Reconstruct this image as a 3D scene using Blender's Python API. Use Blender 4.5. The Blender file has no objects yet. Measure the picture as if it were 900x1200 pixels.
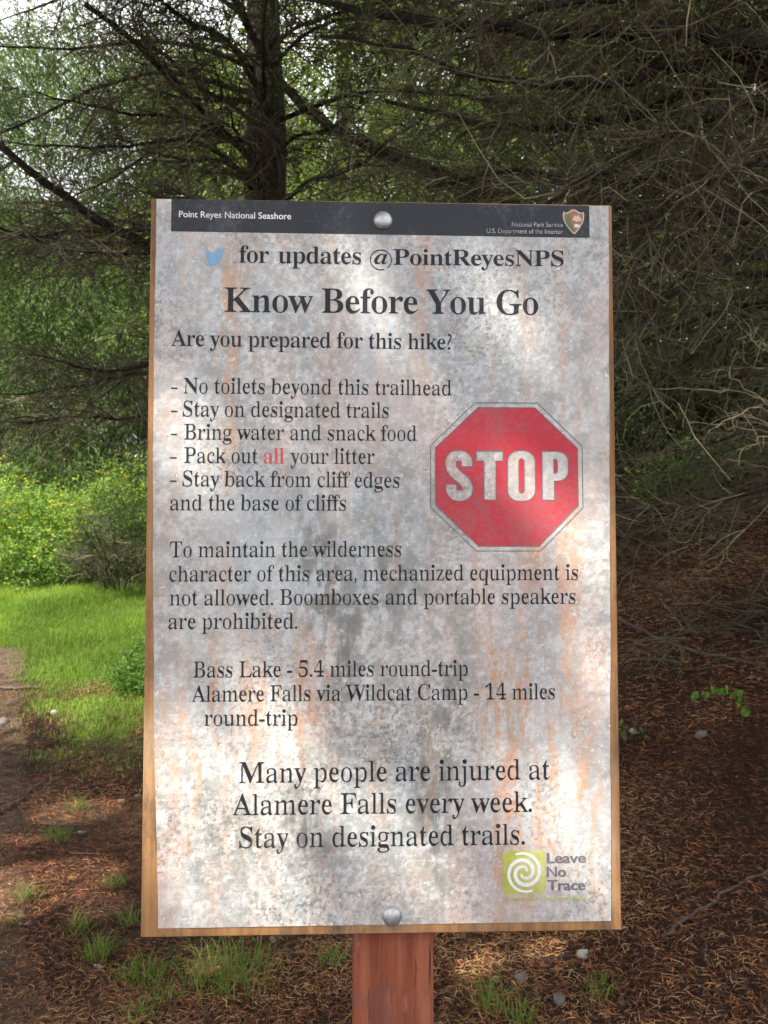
import bpy, math, random
import numpy as np
from mathutils import Vector, Matrix
from mathutils.geometry import delaunay_2d_cdt

R = math.radians
rng = np.random.default_rng(11)
random.seed(5)
scene = bpy.context.scene
col = scene.collection

# ------------------------------------------------------------------ camera, sky, sun, exposure
EYE = 1.5
PITCH = 0.0473228
F = 940.0 / 1200.0
cam_d = bpy.data.cameras.new("camera")
cam_d.sensor_fit = 'VERTICAL'
cam_d.sensor_height = 36.0
cam_d.sensor_width = 27.0
cam_d.lens = 36.0 * F
cam_d.clip_start = 0.05
cam_d.clip_end = 2000
cam_d.dof.use_dof = True
cam_d.dof.focus_distance = 1.06
cam_d.dof.aperture_fstop = 14.0
cam = bpy.data.objects.new("camera", cam_d)
col.objects.link(cam)
cam.location = (0, 0, EYE)
cam.rotation_euler = (R(90) + PITCH, 0, 0)
scene.camera = cam

TO_SUN = Vector((-0.45, -0.50, 0.74)).normalized()
world = bpy.data.worlds.new("World")
scene.world = world
world.use_nodes = True
wt = world.node_tree
sky = wt.nodes.new('ShaderNodeTexSky')
sky.sky_type = 'NISHITA'
sky.sun_disc = False
sky.sun_elevation = math.asin(TO_SUN.z)
sky.sun_rotation = math.atan2(TO_SUN.x, TO_SUN.y)
sky.air_density = 1.0
sky.dust_density = 4.0
sky.ozone_density = 0.7
# broken bright cloud over the blue
wtc = wt.nodes.new('ShaderNodeTexCoord')
wn = wt.nodes.new('ShaderNodeTexNoise')
wn.inputs['Scale'].default_value = 2.2
wn.inputs['Detail'].default_value = 6
wr_ = wt.nodes.new('ShaderNodeValToRGB')
wr_.color_ramp.elements[0].position = 0.30
wr_.color_ramp.elements[1].position = 0.55
wm = wt.nodes.new('ShaderNodeMix')
wm.data_type = 'RGBA'
wm.inputs[7].default_value = (10.5, 10.6, 10.9, 1)
wt.links.new(wtc.outputs['Generated'], wn.inputs['Vector'])
wt.links.new(wn.outputs['Fac'], wr_.inputs[0])
wt.links.new(wr_.outputs[0], wm.inputs[0])
wt.links.new(sky.outputs[0], wm.inputs[6])
wt.links.new(wm.outputs[2], wt.nodes['Background'].inputs[0])
wt.nodes['Background'].inputs[1].default_value = 0.125

sun_d = bpy.data.lights.new("sun", 'SUN')
sun_d.energy = 5.0
sun_d.angle = R(0.53)
sun_d.color = (1.0, 0.93, 0.80)
sun = bpy.data.objects.new("sun", sun_d)
col.objects.link(sun)
sun.location = (-6, -6, 12)
sun.rotation_euler = TO_SUN.to_track_quat('Z', 'Y').to_euler()

vs = scene.view_settings
vs.view_transform = 'Standard'
vs.look = 'None'
vs.gamma = 1.0
vs.use_curve_mapping = False
vs.exposure = 1.12

# ------------------------------------------------------------------ materials
def new_mat(name):
    m = bpy.data.materials.new(name)
    m.use_nodes = True
    nt = m.node_tree
    return m, nt, nt.nodes['Principled BSDF']

def N(nt, t, **kw):
    n = nt.nodes.new(t)
    for k, v in kw.items():
        setattr(n, k, v)
    return n

def noise(nt, scale, detail=4.0, rough=0.6, vec=None, stretch=None, coord='Object'):
    tc = N(nt, 'ShaderNodeTexCoord')
    src = tc.outputs[coord]
    if stretch:
        mp = N(nt, 'ShaderNodeMapping')
        mp.inputs['Scale'].default_value = stretch
        nt.links.new(src, mp.inputs['Vector'])
        src = mp.outputs[0]
    n = N(nt, 'ShaderNodeTexNoise')
    n.inputs['Scale'].default_value = scale
    n.inputs['Detail'].default_value = detail
    n.inputs['Roughness'].default_value = rough
    nt.links.new(src, n.inputs['Vector'])
    return n.outputs['Fac']

def ramp(nt, fac, stops):
    r = N(nt, 'ShaderNodeValToRGB')
    e = r.color_ramp.elements
    while len(e) < len(stops):
        e.new(0.5)
    for i, (p, c) in enumerate(stops):
        e[i].position = p
        e[i].color = (*c, 1) if len(c) == 3 else c
    nt.links.new(fac, r.inputs[0])
    return r.outputs[0]

def mixc(nt, fac, a, b, mode='MIX'):
    m = N(nt, 'ShaderNodeMix', data_type='RGBA', blend_type=mode)
    for sock, v in ((m.inputs[0], fac), (m.inputs[6], a), (m.inputs[7], b)):
        if hasattr(v, 'is_linked'):
            nt.links.new(v, sock)
        elif isinstance(v, (int, float)):
            sock.default_value = v
        else:
            sock.default_value = (*v, 1)
    return m.outputs[2]

def bump(nt, bsdf, fac, strength, dist):
    b = N(nt, 'ShaderNodeBump')
    b.inputs['Strength'].default_value = strength
    b.inputs['Distance'].default_value = dist
    nt.links.new(fac, b.inputs['Height'])
    nt.links.new(b.outputs[0], bsdf.inputs['Normal'])

def noise_mat(name, c1, c2, scale, stretch=None, rough=0.85, bmp=0.5, bdist=0.01, c3=None, s3=3.0, detail=6.0, spec=0.3):
    m, nt, b = new_mat(name)
    f = noise(nt, scale, detail, 0.65, stretch=stretch)
    c = ramp(nt, f, [(0.32, c1), (0.68, c2)])
    if c3:
        f3 = noise(nt, s3, 3.0, 0.6)
        f3 = ramp(nt, f3, [(0.5, (0, 0, 0)), (0.66, (1, 1, 1))])
        c = mixc(nt, f3, c, c3)
    nt.links.new(c, b.inputs['Base Color'])
    b.inputs['Roughness'].default_value = rough
    b.inputs['Specular IOR Level'].default_value = spec
    if bmp:
        bump(nt, b, f, bmp, bdist)
    return m

def leaf_mat(name, rough=0.55, transl=0.45, tint=(1.25, 1.35, 0.55), spec=0.3):
    """colour comes from the per-leaf attribute; thin leaves let light through"""
    m, nt, b = new_mat(name)
    at = N(nt, 'ShaderNodeAttribute', attribute_name='col')
    nt.links.new(at.outputs['Color'], b.inputs['Base Color'])
    b.inputs['Roughness'].default_value = rough
    b.inputs['Specular IOR Level'].default_value = spec
    tr = N(nt, 'ShaderNodeBsdfTranslucent')
    nt.links.new(mixc(nt, 1.0, at.outputs['Color'], tint, 'MULTIPLY'), tr.inputs['Color'])
    mx = N(nt, 'ShaderNodeMixShader')
    mx.inputs[0].default_value = transl
    nt.links.new(b.outputs[0], mx.inputs[1])
    nt.links.new(tr.outputs[0], mx.inputs[2])
    nt.links.new(mx.outputs[0], nt.nodes['Material Output'].inputs['Surface'])
    return m

def attr_mat(name, rough=0.85, spec=0.25):
    m, nt, b = new_mat(name)
    at = N(nt, 'ShaderNodeAttribute', attribute_name='col')
    nt.links.new(at.outputs['Color'], b.inputs['Base Color'])
    b.inputs['Roughness'].default_value = rough
    b.inputs['Specular IOR Level'].default_value = spec
    return m

M = {}
M['bark'] = noise_mat('bark', (0.014, 0.011, 0.009), (0.060, 0.049, 0.039), 14, (1, 1, 0.25), 0.95, 1.0, 0.03, (0.050, 0.053, 0.038), 5.0)
M['twig'] = noise_mat('dead_twig', (0.030, 0.024, 0.017), (0.125, 0.103, 0.070), 5, None, 0.9, 0.0, 0.01, (0.085, 0.088, 0.045), 2.2)
M['litwig'] = noise_mat('lit_twig', (0.13, 0.113, 0.072), (0.33, 0.285, 0.175), 6, None, 0.9, 0.0, 0.01, (0.20, 0.21, 0.10), 2.2)  # paler twig copy: light on the twigs put into the colour, lichen tint mixed in
M['limb'] = noise_mat('limb_bark', (0.012, 0.010, 0.008), (0.042, 0.035, 0.028), 18, (1, 1, 1), 0.95, 0.8, 0.01)
M['stem'] = noise_mat('stem', (0.055, 0.040, 0.022), (0.13, 0.095, 0.055), 9, None, 0.9, 0.0)
M['leaf'] = leaf_mat('leaf')
M['grass'] = leaf_mat('grass_blade', 0.5, 0.4, (1.2, 1.3, 0.5))
M['petal'] = leaf_mat('petal', 0.6, 0.35, (1.2, 1.1, 0.6))
M['needle'] = attr_mat('fallen_needle', 0.8, 0.3)
M['stone'] = noise_mat('stone', (0.075, 0.068, 0.064), (0.18, 0.165, 0.155), 25, None, 0.85, 0.6, 0.004)
M['pale_stone'] = noise_mat('pale_stone', (0.20, 0.19, 0.185), (0.42, 0.40, 0.385), 35, None, 0.8, 0.5, 0.003)
M['stick'] = noise_mat('stick', (0.038, 0.027, 0.020), (0.110, 0.085, 0.066), 12, (1, 1, 1), 0.9, 0.5, 0.004)

# ------------------------------------------------------------------ mesh helpers
def mesh_np(name, V, Fs, mat, parent=None, colors=None, smooth=False, mat_idx=None):
    """V (n,3); Fs = (m,k) faces or a list of such arrays with different k"""
    V = np.ascontiguousarray(V, dtype=np.float32)
    if isinstance(Fs, np.ndarray):
        Fs = [Fs]
    Fs = [np.asarray(f, dtype=np.int32) for f in Fs if len(f)]
    me = bpy.data.meshes.new(name)
    me.vertices.add(len(V))
    me.vertices.foreach_set('co', V.ravel())
    loops = np.concatenate([f.ravel() for f in Fs])
    counts = np.concatenate([np.full(len(f), f.shape[1], np.int32) for f in Fs])
    starts = np.concatenate([[0], np.cumsum(counts)[:-1]]).astype(np.int32)
    me.loops.add(len(loops))
    me.loops.foreach_set('vertex_index', loops)
    me.polygons.add(len(counts))
    me.polygons.foreach_set('loop_start', starts)
    me.polygons.foreach_set('loop_total', counts)
    me.polygons.foreach_set('use_smooth', np.full(len(counts), smooth, dtype=bool))
    mats = mat if isinstance(mat, (list, tuple)) else [mat]
    for m in mats:
        me.materials.append(m)
    if mat_idx is not None:
        me.polygons.foreach_set('material_index', np.asarray(mat_idx, dtype=np.int32))
    me.update(calc_edges=True)
    me.validate()
    if colors is not None:
        a = me.color_attributes.new('col', 'FLOAT_COLOR', 'POINT')
        c = np.ones((len(V), 4), np.float32)
        c[:, :3] = colors
        a.data.foreach_set('color', c.ravel())
    o = bpy.data.objects.new(name, me)
    col.objects.link(o)
    if parent is not None:
        o.parent = parent
    return o

def tag(o, label=None, cat=None, group=None, kind=None):
    if label: o['label'] = label
    if cat: o['category'] = cat
    if group: o['group'] = group
    if kind: o['kind'] = kind
    return o

def empty(name, loc, label, cat, group=None, rot=(0, 0, 0)):
    o = bpy.data.objects.new(name, None)
    o.empty_display_size = 0.1
    col.objects.link(o)
    o.location = loc
    o.rotation_euler = rot
    return tag(o, label, cat, group)

def nrm(a):
    return a / np.maximum(np.linalg.norm(a, axis=-1, keepdims=True), 1e-9)

def tubes(P, Rd, S=4):
    """P (n,K,3) centre lines, Rd (n,K) radii -> V, F; tapered tubes, closed by their small tips"""
    P = np.asarray(P, float); Rd = np.asarray(Rd, float)
    n, K, _ = P.shape
    T = np.empty_like(P)
    T[:, 1:-1] = P[:, 2:] - P[:, :-2]
    T[:, 0] = P[:, 1] - P[:, 0]
    T[:, -1] = P[:, -1] - P[:, -2]
    T = nrm(T)
    mean = nrm(P[:, -1] - P[:, 0])
    ref = np.where(np.abs(mean[:, 2:3]) > 0.8, np.array([[1.0, 0, 0]]), np.array([[0, 0, 1.0]]))
    A = nrm(np.cross(T, ref[:, None, :]))
    B = np.cross(T, A)
    ang = np.arange(S) * 2 * np.pi / S
    ring = (A[:, :, None, :] * np.cos(ang)[None, None, :, None] + B[:, :, None, :] * np.sin(ang)[None, None, :, None])
    V = P[:, :, None, :] + ring * Rd[:, :, None, None]
    idx = np.arange(n * K * S).reshape(n, K, S)
    a = idx[:, :-1]; b = idx[:, 1:]
    F = np.stack([a, np.roll(a, -1, 2), np.roll(b, -1, 2), b], -1).reshape(-1, 4)
    return V.reshape(-1, 3), F

def grow(P0, D0, L, K, gravity=0.0, curl=0.3, jit=0.12):
    """polylines from P0 along D0, each with its own constant bend plus noise"""
    n = len(P0)
    P = np.empty((n, K, 3)); P[:, 0] = P0
    D = nrm(np.asarray(D0, float)).copy()
    bend = rng.normal(0, 1, (n, 3)) * curl / (K - 1)
    g = np.zeros((n, 3)); g[:, 2] = -np.asarray(gravity) / (K - 1)
    step = (np.asarray(L) / (K - 1))[:, None]
    for k in range(1, K):
        P[:, k] = P[:, k - 1] + D * step
        D = nrm(D + bend + g + rng.normal(0, jit, (n, 3)) / math.sqrt(K - 1))
    return P

def lerp_line(P, t):
    """points and tangents on lines P (n,K,3) at parameters t (n,m)"""
    n, K, _ = P.shape
    s = np.clip(t, 0, 0.999) * (K - 1)
    i = s.astype(int); f = (s - i)[..., None]
    r = np.arange(n)[:, None]
    return P[r, i] * (1 - f) + P[r, i + 1] * f, nrm(P[r, i + 1] - P[r, i])

class Parts:
    def __init__(self):
        self.V = []; self.F = {}; self.n = 0; self.C = []
    def add(self, V, F, c=None):
        self.V.append(V)
        self.F.setdefault(F.shape[1], []).append(F + self.n)
        self.n += len(V)
        if c is not None:
            self.C.append(c)
    def build(self, name, mat, parent=None, smooth=False, first=None):
        Fs = [np.concatenate(v) for v in self.F.values()]
        mi = None
        if first is not None:
            nf = sum(len(f) for f in Fs)
            blk = np.minimum((np.arange(nf) - first) // 84, 10 ** 6)
            lit = np.random.default_rng(nf).random(nf // 84 + 2)[np.maximum(blk, 0)] < 0.20  # random twig blocks take the painted-lit colour
            mi = np.where(np.arange(nf) < first, 0, np.where(lit, 2, 1))
        return mesh_np(name, np.concatenate(self.V), Fs, mat, parent, np.concatenate(self.C) if self.C else None, smooth, mi)

# ------------------------------------------------------------------ terrain
def softplus(x):
    return np.log1p(np.exp(-np.abs(x) * 3)) / 3 + np.maximum(x, 0)

def _h(i, j, seed):
    v = np.sin(i * 127.1 + j * 311.7 + seed * 74.7) * 43758.5453
    return v - np.floor(v)

def vnoise(x, y, seed=0):
    i = np.floor(x); j = np.floor(y)
    fx = x - i; fy = y - j
    fx = fx * fx * (3 - 2 * fx); fy = fy * fy * (3 - 2 * fy)
    return ((_h(i, j, seed) * (1 - fx) + _h(i + 1, j, seed) * fx) * (1 - fy)
            + (_h(i, j + 1, seed) * (1 - fx) + _h(i + 1, j + 1, seed) * fx) * fy)

def fbm(x, y, oct=4, seed=0, gain=0.5):
    s = 0; a = 1; t = 0
    for k in range(oct):
        s = s + a * vnoise(x * 2 ** k, y * 2 ** k, seed + k * 7)
        t += a; a *= gain
    return s / t

def ground(x, y):
    x = np.asarray(x, float); y = np.asarray(y, float)
    s = (x - 0.4) * 0.75 + (y - 2.8) * 0.5
    bank = 0.46 * softplus(s - 0.25)
    bank = 6.0 * np.tanh(bank / 6.0)
    bank = bank * (1 / (1 + np.exp(-(x + 1.4) * 1.3)) * 0.85 + 0.15)
    rise = 0.155 * softplus(y - 5.6)
    rise = 3.0 * np.tanh(rise / 3.0)
    z = bank + rise
    z = z + 0.10 * (fbm(x * 0.8, y * 0.8, 3, 3) - 0.5) + 0.05 * (fbm(x * 3, y * 3, 3, 9) - 0.5)
    near = np.exp(-((x - 0.0) ** 2 + (y - 1.1) ** 2) / 0.5)
    return z * (1 - near)

def gpoint(x, y, dz=0.0):
    return (float(x), float(y), float(ground(x, y)) + dz)

def at(u, v, Y):
    """a point of the place seen in the direction of photograph pixel (u, v), Y metres ahead"""
    c, s = math.cos(PITCH), math.sin(PITCH)
    a = (u - 450) / 940.0; b = (600 - v) / 940.0
    d = np.array([a, c - b * s, s + b * c])
    return d * (Y / d[1]) + np.array([0, 0, EYE])

def on_ground(u, v):
    lo, hi = 1.2, 40.0
    prev = lo
    Y = lo
    while Y < hi:
        p = at(u, v, Y)
        if p[2] <= ground(p[0], p[1]):
            break
        prev = Y; Y *= 1.01
    a, b = prev, Y
    for _ in range(25):
        m = 0.5 * (a + b)
        p = at(u, v, m)
        if p[2] <= ground(p[0], p[1]): b = m
        else: a = m
    p = at(u, v, b)
    return float(p[0]), float(p[1])

def grass_mask(x, y):
    """1 where the lit grassy clearing is, 0 in the needle litter"""
    edge = 5.9 + 0.55 * (x + 2.2) + 1.6 * (fbm(x * 0.9, y * 0.9, 3, 21) - 0.5)
    m = 1 / (1 + np.exp(-(y - edge) * 3.0))
    m = m * (1 / (1 + np.exp((x + 0.9 - 0.05 * y) * 3.0)))
    patch = np.clip((fbm(x * 2.2, y * 2.2, 3, 33) - 0.40) * 4, 0, 1)
    sparse = 1 / (1 + np.exp(-(y - edge - 1.1) * 3.0))
    trail = np.exp(-((x + 1.95 + 0.46 * (y - 4)) / 0.38) ** 2) * (y < 8.5)
    return m * np.maximum(patch, sparse) * (1 - np.clip(trail, 0, 1))

def axis(fine0, fine1, step, far):
    a = list(np.arange(fine0, fine1 + 1e-6, step))
    s = step; x = fine1
    while x < far:
        s *= 1.22; x += s; a.append(x)
    s = step; x = fine0
    lo = []
    while x > -far:
        s *= 1.22; x -= s; lo.append(x)
    return np.array(lo[::-1] + a)

gx = axis(-5.5, 4.5, 0.06, 400); gy = axis(0.5, 12.0, 0.06, 400)
X, Y = np.meshgrid(gx, gy)
Z = ground(X, Y)
nX, nY = len(gx), len(gy)
idx = np.arange(nX * nY).reshape(nY, nX)
Fg = np.stack([idx[:-1, :-1], idx[:-1, 1:], idx[1:, 1:], idx[1:, :-1]], -1).reshape(-1, 4)
gm = grass_mask(X, Y)[..., None]
soil = np.array([0.022, 0.012, 0.008]); soil2 = np.array([0.050, 0.027, 0.017]); sand = np.array([0.19, 0.125, 0.075])
t1 = fbm(X * 2.5, Y * 2.5, 4, 41)[..., None]
gc = soil * (1 - t1) + soil2 * t1
bare = np.clip((fbm(X * 1.1 + 3, Y * 1.1, 3, 52) - 0.55) * 5, 0, 1)[..., None] * (X < -0.9)[..., None] * (Y < 6)[..., None]
gc = gc * (1 - 0.7 * bare) + sand * 0.7 * bare
gc = gc * (1 - gm) + np.array([0.075, 0.105, 0.025]) * gm
mg, nt, b = new_mat('soil')
a_ = N(nt, 'ShaderNodeAttribute', attribute_name='col')
f_ = noise(nt, 38, 8, 0.75)
r_ = ramp(nt, f_, [(0.25, (0.45, 0.45, 0.45)), (0.75, (1.7, 1.7, 1.7))])
nt.links.new(mixc(nt, 1.0, a_.outputs['Color'], r_, 'MULTIPLY'), b.inputs['Base Color'])
b.inputs['Roughness'].default_value = 0.95
b.inputs['Specular IOR Level'].default_value = 0.15
bump(nt, b, f_, 0.9, 0.03)
tag(mesh_np('ground', np.stack([X, Y, Z], -1).reshape(-1, 3), Fg, mg, None, gc.reshape(-1, 3), True), kind='structure')

# the beaten trail along the left side
py = np.linspace(2.0, 9.5, 90); pw = np.linspace(-1, 1, 13)
PX, PY = np.meshgrid(pw, py)
wv = 0.30 + 0.14 * (fbm(PY * 1.5, PY * 0 + np.sign(PX) * 3, 3, 61) - 0.5) * 2
cx = -1.95 - 0.46 * (PY - 4)
TX = cx + PX * wv
TZ = ground(TX, PY) + 0.012 * (1 - np.abs(PX) ** 3) - 0.006
ii = np.arange(PX.size).reshape(PX.shape)
Ft = np.stack([ii[:-1, :-1], ii[:-1, 1:], ii[1:, 1:], ii[1:, :-1]], -1).reshape(-1, 4)
M['trail'] = noise_mat('trail_dirt', (0.040, 0.024, 0.016), (0.135, 0.090, 0.058), 26, None, 0.95, 0.8, 0.02, (0.040, 0.024, 0.016), 5.0)
tag(mesh_np('path', np.stack([TX, PY, TZ], -1).reshape(-1, 3), Ft, M['trail'], None, None, True), kind='structure')

def trail_w(x, y):
    c = -1.95 - 0.46 * (y - 4)
    return np.exp(-((x - c) / 0.36) ** 2)

# ------------------------------------------------------------------ the sign
W_B, H_B, T_B = 0.61, 0.9466, 0.019
S0 = Vector((-0.00064, 1.04096, EYE - 0.01287))
root = empty('trailhead_sign', (0.0, 1.13, 0.0), 'weathered white trailhead notice on a plywood board bolted to a red post', 'sign')
root.rotation_euler = (0, 0, 0.032909)
# local frame of the sign: x to the right, y away from the reader, z up; board face is y = 0
off = Matrix.Rotation(-0.032909, 3, 'Z') @ (S0 - root.location)

def to_sign(V):
    V = np.asarray(V, float)
    return V + np.array(off)

def rounded_box(x0, x1, y0, y1, z0, z1, bev, nz=1):
    """box with chamfered vertical edges and a chamfered rim"""
    b = bev
    prof = [(x0 + b, y0), (x1 - b, y0), (x1, y0 + b), (x1, y1 - b), (x1 - b, y1), (x0 + b, y1), (x0, y1 - b), (x0, y0 + b)]
    cx_, cy_ = (x0 + x1) / 2, (y0 + y1) / 2
    rings = [(z0, b), ]
    zs = [z0 + b + (z1 - z0 - 2 * b) * k / nz for k in range(nz + 1)]
    rings += [(z, 0) for z in zs] + [(z1, b)]
    V = []; F = []
    for z, s in rings:
        for x, y in prof:
            V.append((x + (s if x < cx_ else -s), y + (s if y < cy_ else -s), z))
    n = 8
    for k in range(len(rings) - 1):
        for i in range(n):
            F.append((k * n + i, k * n + (i + 1) % n, (k + 1) * n + (i + 1) % n, (k + 1) * n + i))
    return V, F, [tuple(range(n))[::-1], tuple(range((len(rings) - 1) * n, len(rings) * n))]

def pymesh(name, V, F, mat, parent=None, smooth=False, mat_idx=None):
    me = bpy.data.meshes.new(name)
    me.from_pydata([tuple(v) for v in V], [], F)
    for m in (mat if isinstance(mat, (list, tuple)) else [mat]):
        me.materials.append(m)
    if mat_idx is not None:
        me.polygons.foreach_set('material_index', mat_idx)
    me.polygons.foreach_set('use_smooth', [smooth] * len(me.polygons))
    me.update()
    o = bpy.data.objects.new(name, me)
    col.objects.link(o)
    if parent is not None:
        o.parent = parent
    return o

# plywood: vertical grain, dark weather stains
mp, nt, b = new_mat('plywood')
g1 = noise(nt, 60, 5, 0.7, stretch=(1.0, 1.0, 0.05))
c = ramp(nt, g1, [(0.25, (0.125, 0.058, 0.022)), (0.5, (0.275, 0.135, 0.050)), (0.75, (0.39, 0.215, 0.092))])
g2 = noise(nt, 9, 5, 0.7, stretch=(1.0, 1.0, 0.35))
g2 = noise(nt, 24, 6, 0.75, stretch=(1.0, 1.0, 0.30))
c = mixc(nt, ramp(nt, g2, [(0.48, (0, 0, 0)), (0.66, (0.85, 0.85, 0.85))]), c, (0.072, 0.045, 0.027))
g3 = noise(nt, 5, 3, 0.6)
c = mixc(nt, ramp(nt, g3, [(0.55, (0, 0, 0)), (0.8, (0.6, 0.6, 0.6))]), c, (0.38, 0.30, 0.21))
nt.links.new(c, b.inputs['Base Color'])
b.inputs['Roughness'].default_value = 0.8
bump(nt, b, g1, 0.4, 0.002)
M['plywood'] = mp
V, F, caps = rounded_box(-W_B / 2, W_B / 2, 0, T_B, -H_B / 2, H_B / 2, 0.0012, 8)
board = pymesh('board', to_sign(V), F + caps, M['plywood'], root)

# red stained post behind the board
mp, nt, b = new_mat('red_post_wood')
g1 = noise(nt, 42, 6, 0.7, stretch=(1.0, 1.0, 0.06))
c = ramp(nt, g1, [(0.28, (0.085, 0.024, 0.014)), (0.5, (0.225, 0.064, 0.034)), (0.78, (0.36, 0.135, 0.082))])
g2 = noise(nt, 17, 6, 0.75, stretch=(1.0, 1.0, 0.5))
c = mixc(nt, ramp(nt, g2, [(0.50, (0, 0, 0)), (0.70, (0.8, 0.8, 0.8))]), c, (0.115, 0.060, 0.055))
g4 = noise(nt, 30, 6, 0.8, stretch=(1.0, 1.0, 0.35))
c = mixc(nt, ramp(nt, g4, [(0.58, (0, 0, 0)), (0.74, (0.7, 0.7, 0.7))]), c, (0.40, 0.215, 0.165))
g3 = noise(nt, 115, 3, 0.6, stretch=(1, 1, 0.07))
cr = ramp(nt, g3, [(0.61, (0, 0, 0)), (0.70, (0.9, 0.9, 0.9))])
c = mixc(nt, cr, c, (0.045, 0.016, 0.011))
nt.links.new(c, b.inputs['Base Color'])
b.inputs['Roughness'].default_value = 0.85
b.inputs['Specular IOR Level'].default_value = 0.2
bump(nt, b, g1, 0.7, 0.004)
M['post'] = mp
V, F, caps = rounded_box(-0.0395, 0.0655, T_B + 0.001, T_B + 0.101, -1.62, 0.44, 0.005, 10)
pymesh('post', to_sign(V), F + caps, M['post'], root)

# carriage bolts
mb, nt, b = new_mat('galvanised_steel')
f_ = noise(nt, 160, 4, 0.7)
nt.links.new(ramp(nt, f_, [(0.3, (0.28, 0.295, 0.305)), (0.7, (0.52, 0.535, 0.545))]), b.inputs['Base Color'])
b.inputs['Metallic'].default_value = 0.75
b.inputs['Roughness'].default_value = 0.48
bump(nt, b, f_, 0.4, 0.0008)
M['galv'] = mb
def bolt(x, z):
    prof = [(0.0124, 0.0000), (0.0124, 0.0010), (0.0118, 0.0024), (0.0102, 0.0042), (0.0078, 0.0056), (0.0048, 0.0066), (0.0018, 0.0070)]
    n = 28; V = []; F = []
    for r, h in prof:
        for i in range(n):
            a = 2 * math.pi * i / n
            V.append((x + r * math.cos(a), -0.0012 - h, z + r * math.sin(a)))
    for k in range(len(prof) - 1):
        for i in range(n):
            F.append((k * n + i, k * n + (i + 1) % n, (k + 1) * n + (i + 1) % n, (k + 1) * n + i))
    F.append(tuple(range((len(prof) - 1) * n, len(prof) * n)))
    pymesh('bolt', to_sign(V), F, M['galv'], root, True)
bolt(-0.0007, 0.4472)
bolt(0.0106, -0.4508)

# poster sheet: fine grid carrying its weathering as colour
c4 = np.array([[-0.2968, 0.4722], [0.3009, 0.4712], [0.2911, -0.4610], [-0.2829, -0.4616]])
nu, nv = 430, 660
U, Vv = np.meshgrid(np.linspace(0, 1, nu), np.linspace(0, 1, nv))
XY = ((1 - U)[..., None] * c4[0] + U[..., None] * c4[1]) * (1 - Vv)[..., None] + ((1 - U)[..., None] * c4[3] + U[..., None] * c4[2]) * Vv[..., None]
# slightly wavy cut edges
XY[..., 0] += ((U < 0.001) * 1.0 + (U > 0.999) * 1.0) * 0.0022 * (fbm(Vv * 14, Vv * 0, 3, 5) - 0.5)
XY[..., 0] -= (U < 0.06) * 0.006 * np.sin(Vv * math.pi) * (1 - U / 0.06)
px, pz = XY[..., 0], XY[..., 1]
def blob(cx_, cz_, rx, rz):
    return np.exp(-(((px - cx_) / rx) ** 2 + ((pz - cz_) / rz) ** 2))
white = np.array([0.59, 0.59, 0.595])
C = np.broadcast_to(white, px.shape + (3,)).copy()
def over(c, mask):
    global C
    m = np.clip(mask, 0, 1)[..., None]
    C = C * (1 - m) + np.array(c) * m
big = fbm(px * 7, pz * 6, 4, 71)
over((0.46, 0.505, 0.555), np.clip((big - 0.42) * 3.0, 0, 0.8))                # bluish fading
big2 = fbm(px * 9 + 4, pz * 5, 4, 75)
over((0.61, 0.515, 0.50), np.clip((big2 - 0.50) * 3.2, 0, 0.75))             # pinkish yellowing
# grey mildew: cloudy, fine grained, in patches and down two columns
mild = fbm(px * 60, pz * 52, 5, 81, 0.62)
mz = fbm(px * 6 + 9, pz * 5, 3, 83)
col1 = np.exp(-((px + 0.085 + 0.03 * np.sin(pz * 9)) / 0.030) ** 2) * np.exp(-((pz + 0.07) / 0.13) ** 2)
col2 = np.exp(-((px - 0.078 + 0.02 * np.sin(pz * 14)) / 0.024) ** 2) * np.exp(-((pz + 0.27) / 0.15) ** 2)
col3 = blob(-0.20, -0.36, 0.06, 0.055) + blob(-0.10, -0.32, 0.03, 0.03) + blob(-0.09, -0.36, 0.05, 0.03)
col4 = blob(0.0, 0.03, 0.07, 0.12) + 0.8 * blob(-0.02, -0.04, 0.09, 0.06)
over((0.34, 0.35, 0.345), np.clip((mild - 0.48 + 0.3 * (mz - 0.5)) * 3.0, 0, 0.42))
fine = fbm(px * 190, pz * 170, 4, 85, 0.7)
over((0.33, 0.335, 0.33), np.clip((fine - 0.48) * 5.5, 0, 0.62) * np.clip(mz * 2.2 - 0.45, 0.22, 1))
over((0.70, 0.70, 0.70), np.clip((0.40 - fine) * 6, 0, 0.5))
over((0.24, 0.245, 0.235), np.clip((mild - 0.44) * 5, 0, 1) * np.clip(col1 * 0.9 + col2 * 1.1 + col3 * 0.65 + col4 * 0.5, 0, 0.9))
edge = np.maximum(np.exp(-(px - px.min()) / 0.03), np.exp(-(px.max() - px) / 0.035))
over((0.36, 0.37, 0.38), np.clip((mild - 0.50) * 5, 0, 0.8) * edge)
# horizontal wrinkles rubbed grey
wr = fbm(px * 14, pz * 110, 4, 91)
over((0.42, 0.42, 0.43), np.clip((wr - 0.70) * 4, 0, 0.25) * np.clip(fbm(px * 5, pz * 5, 2, 95) * 2 - 0.7, 0, 1))
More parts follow.
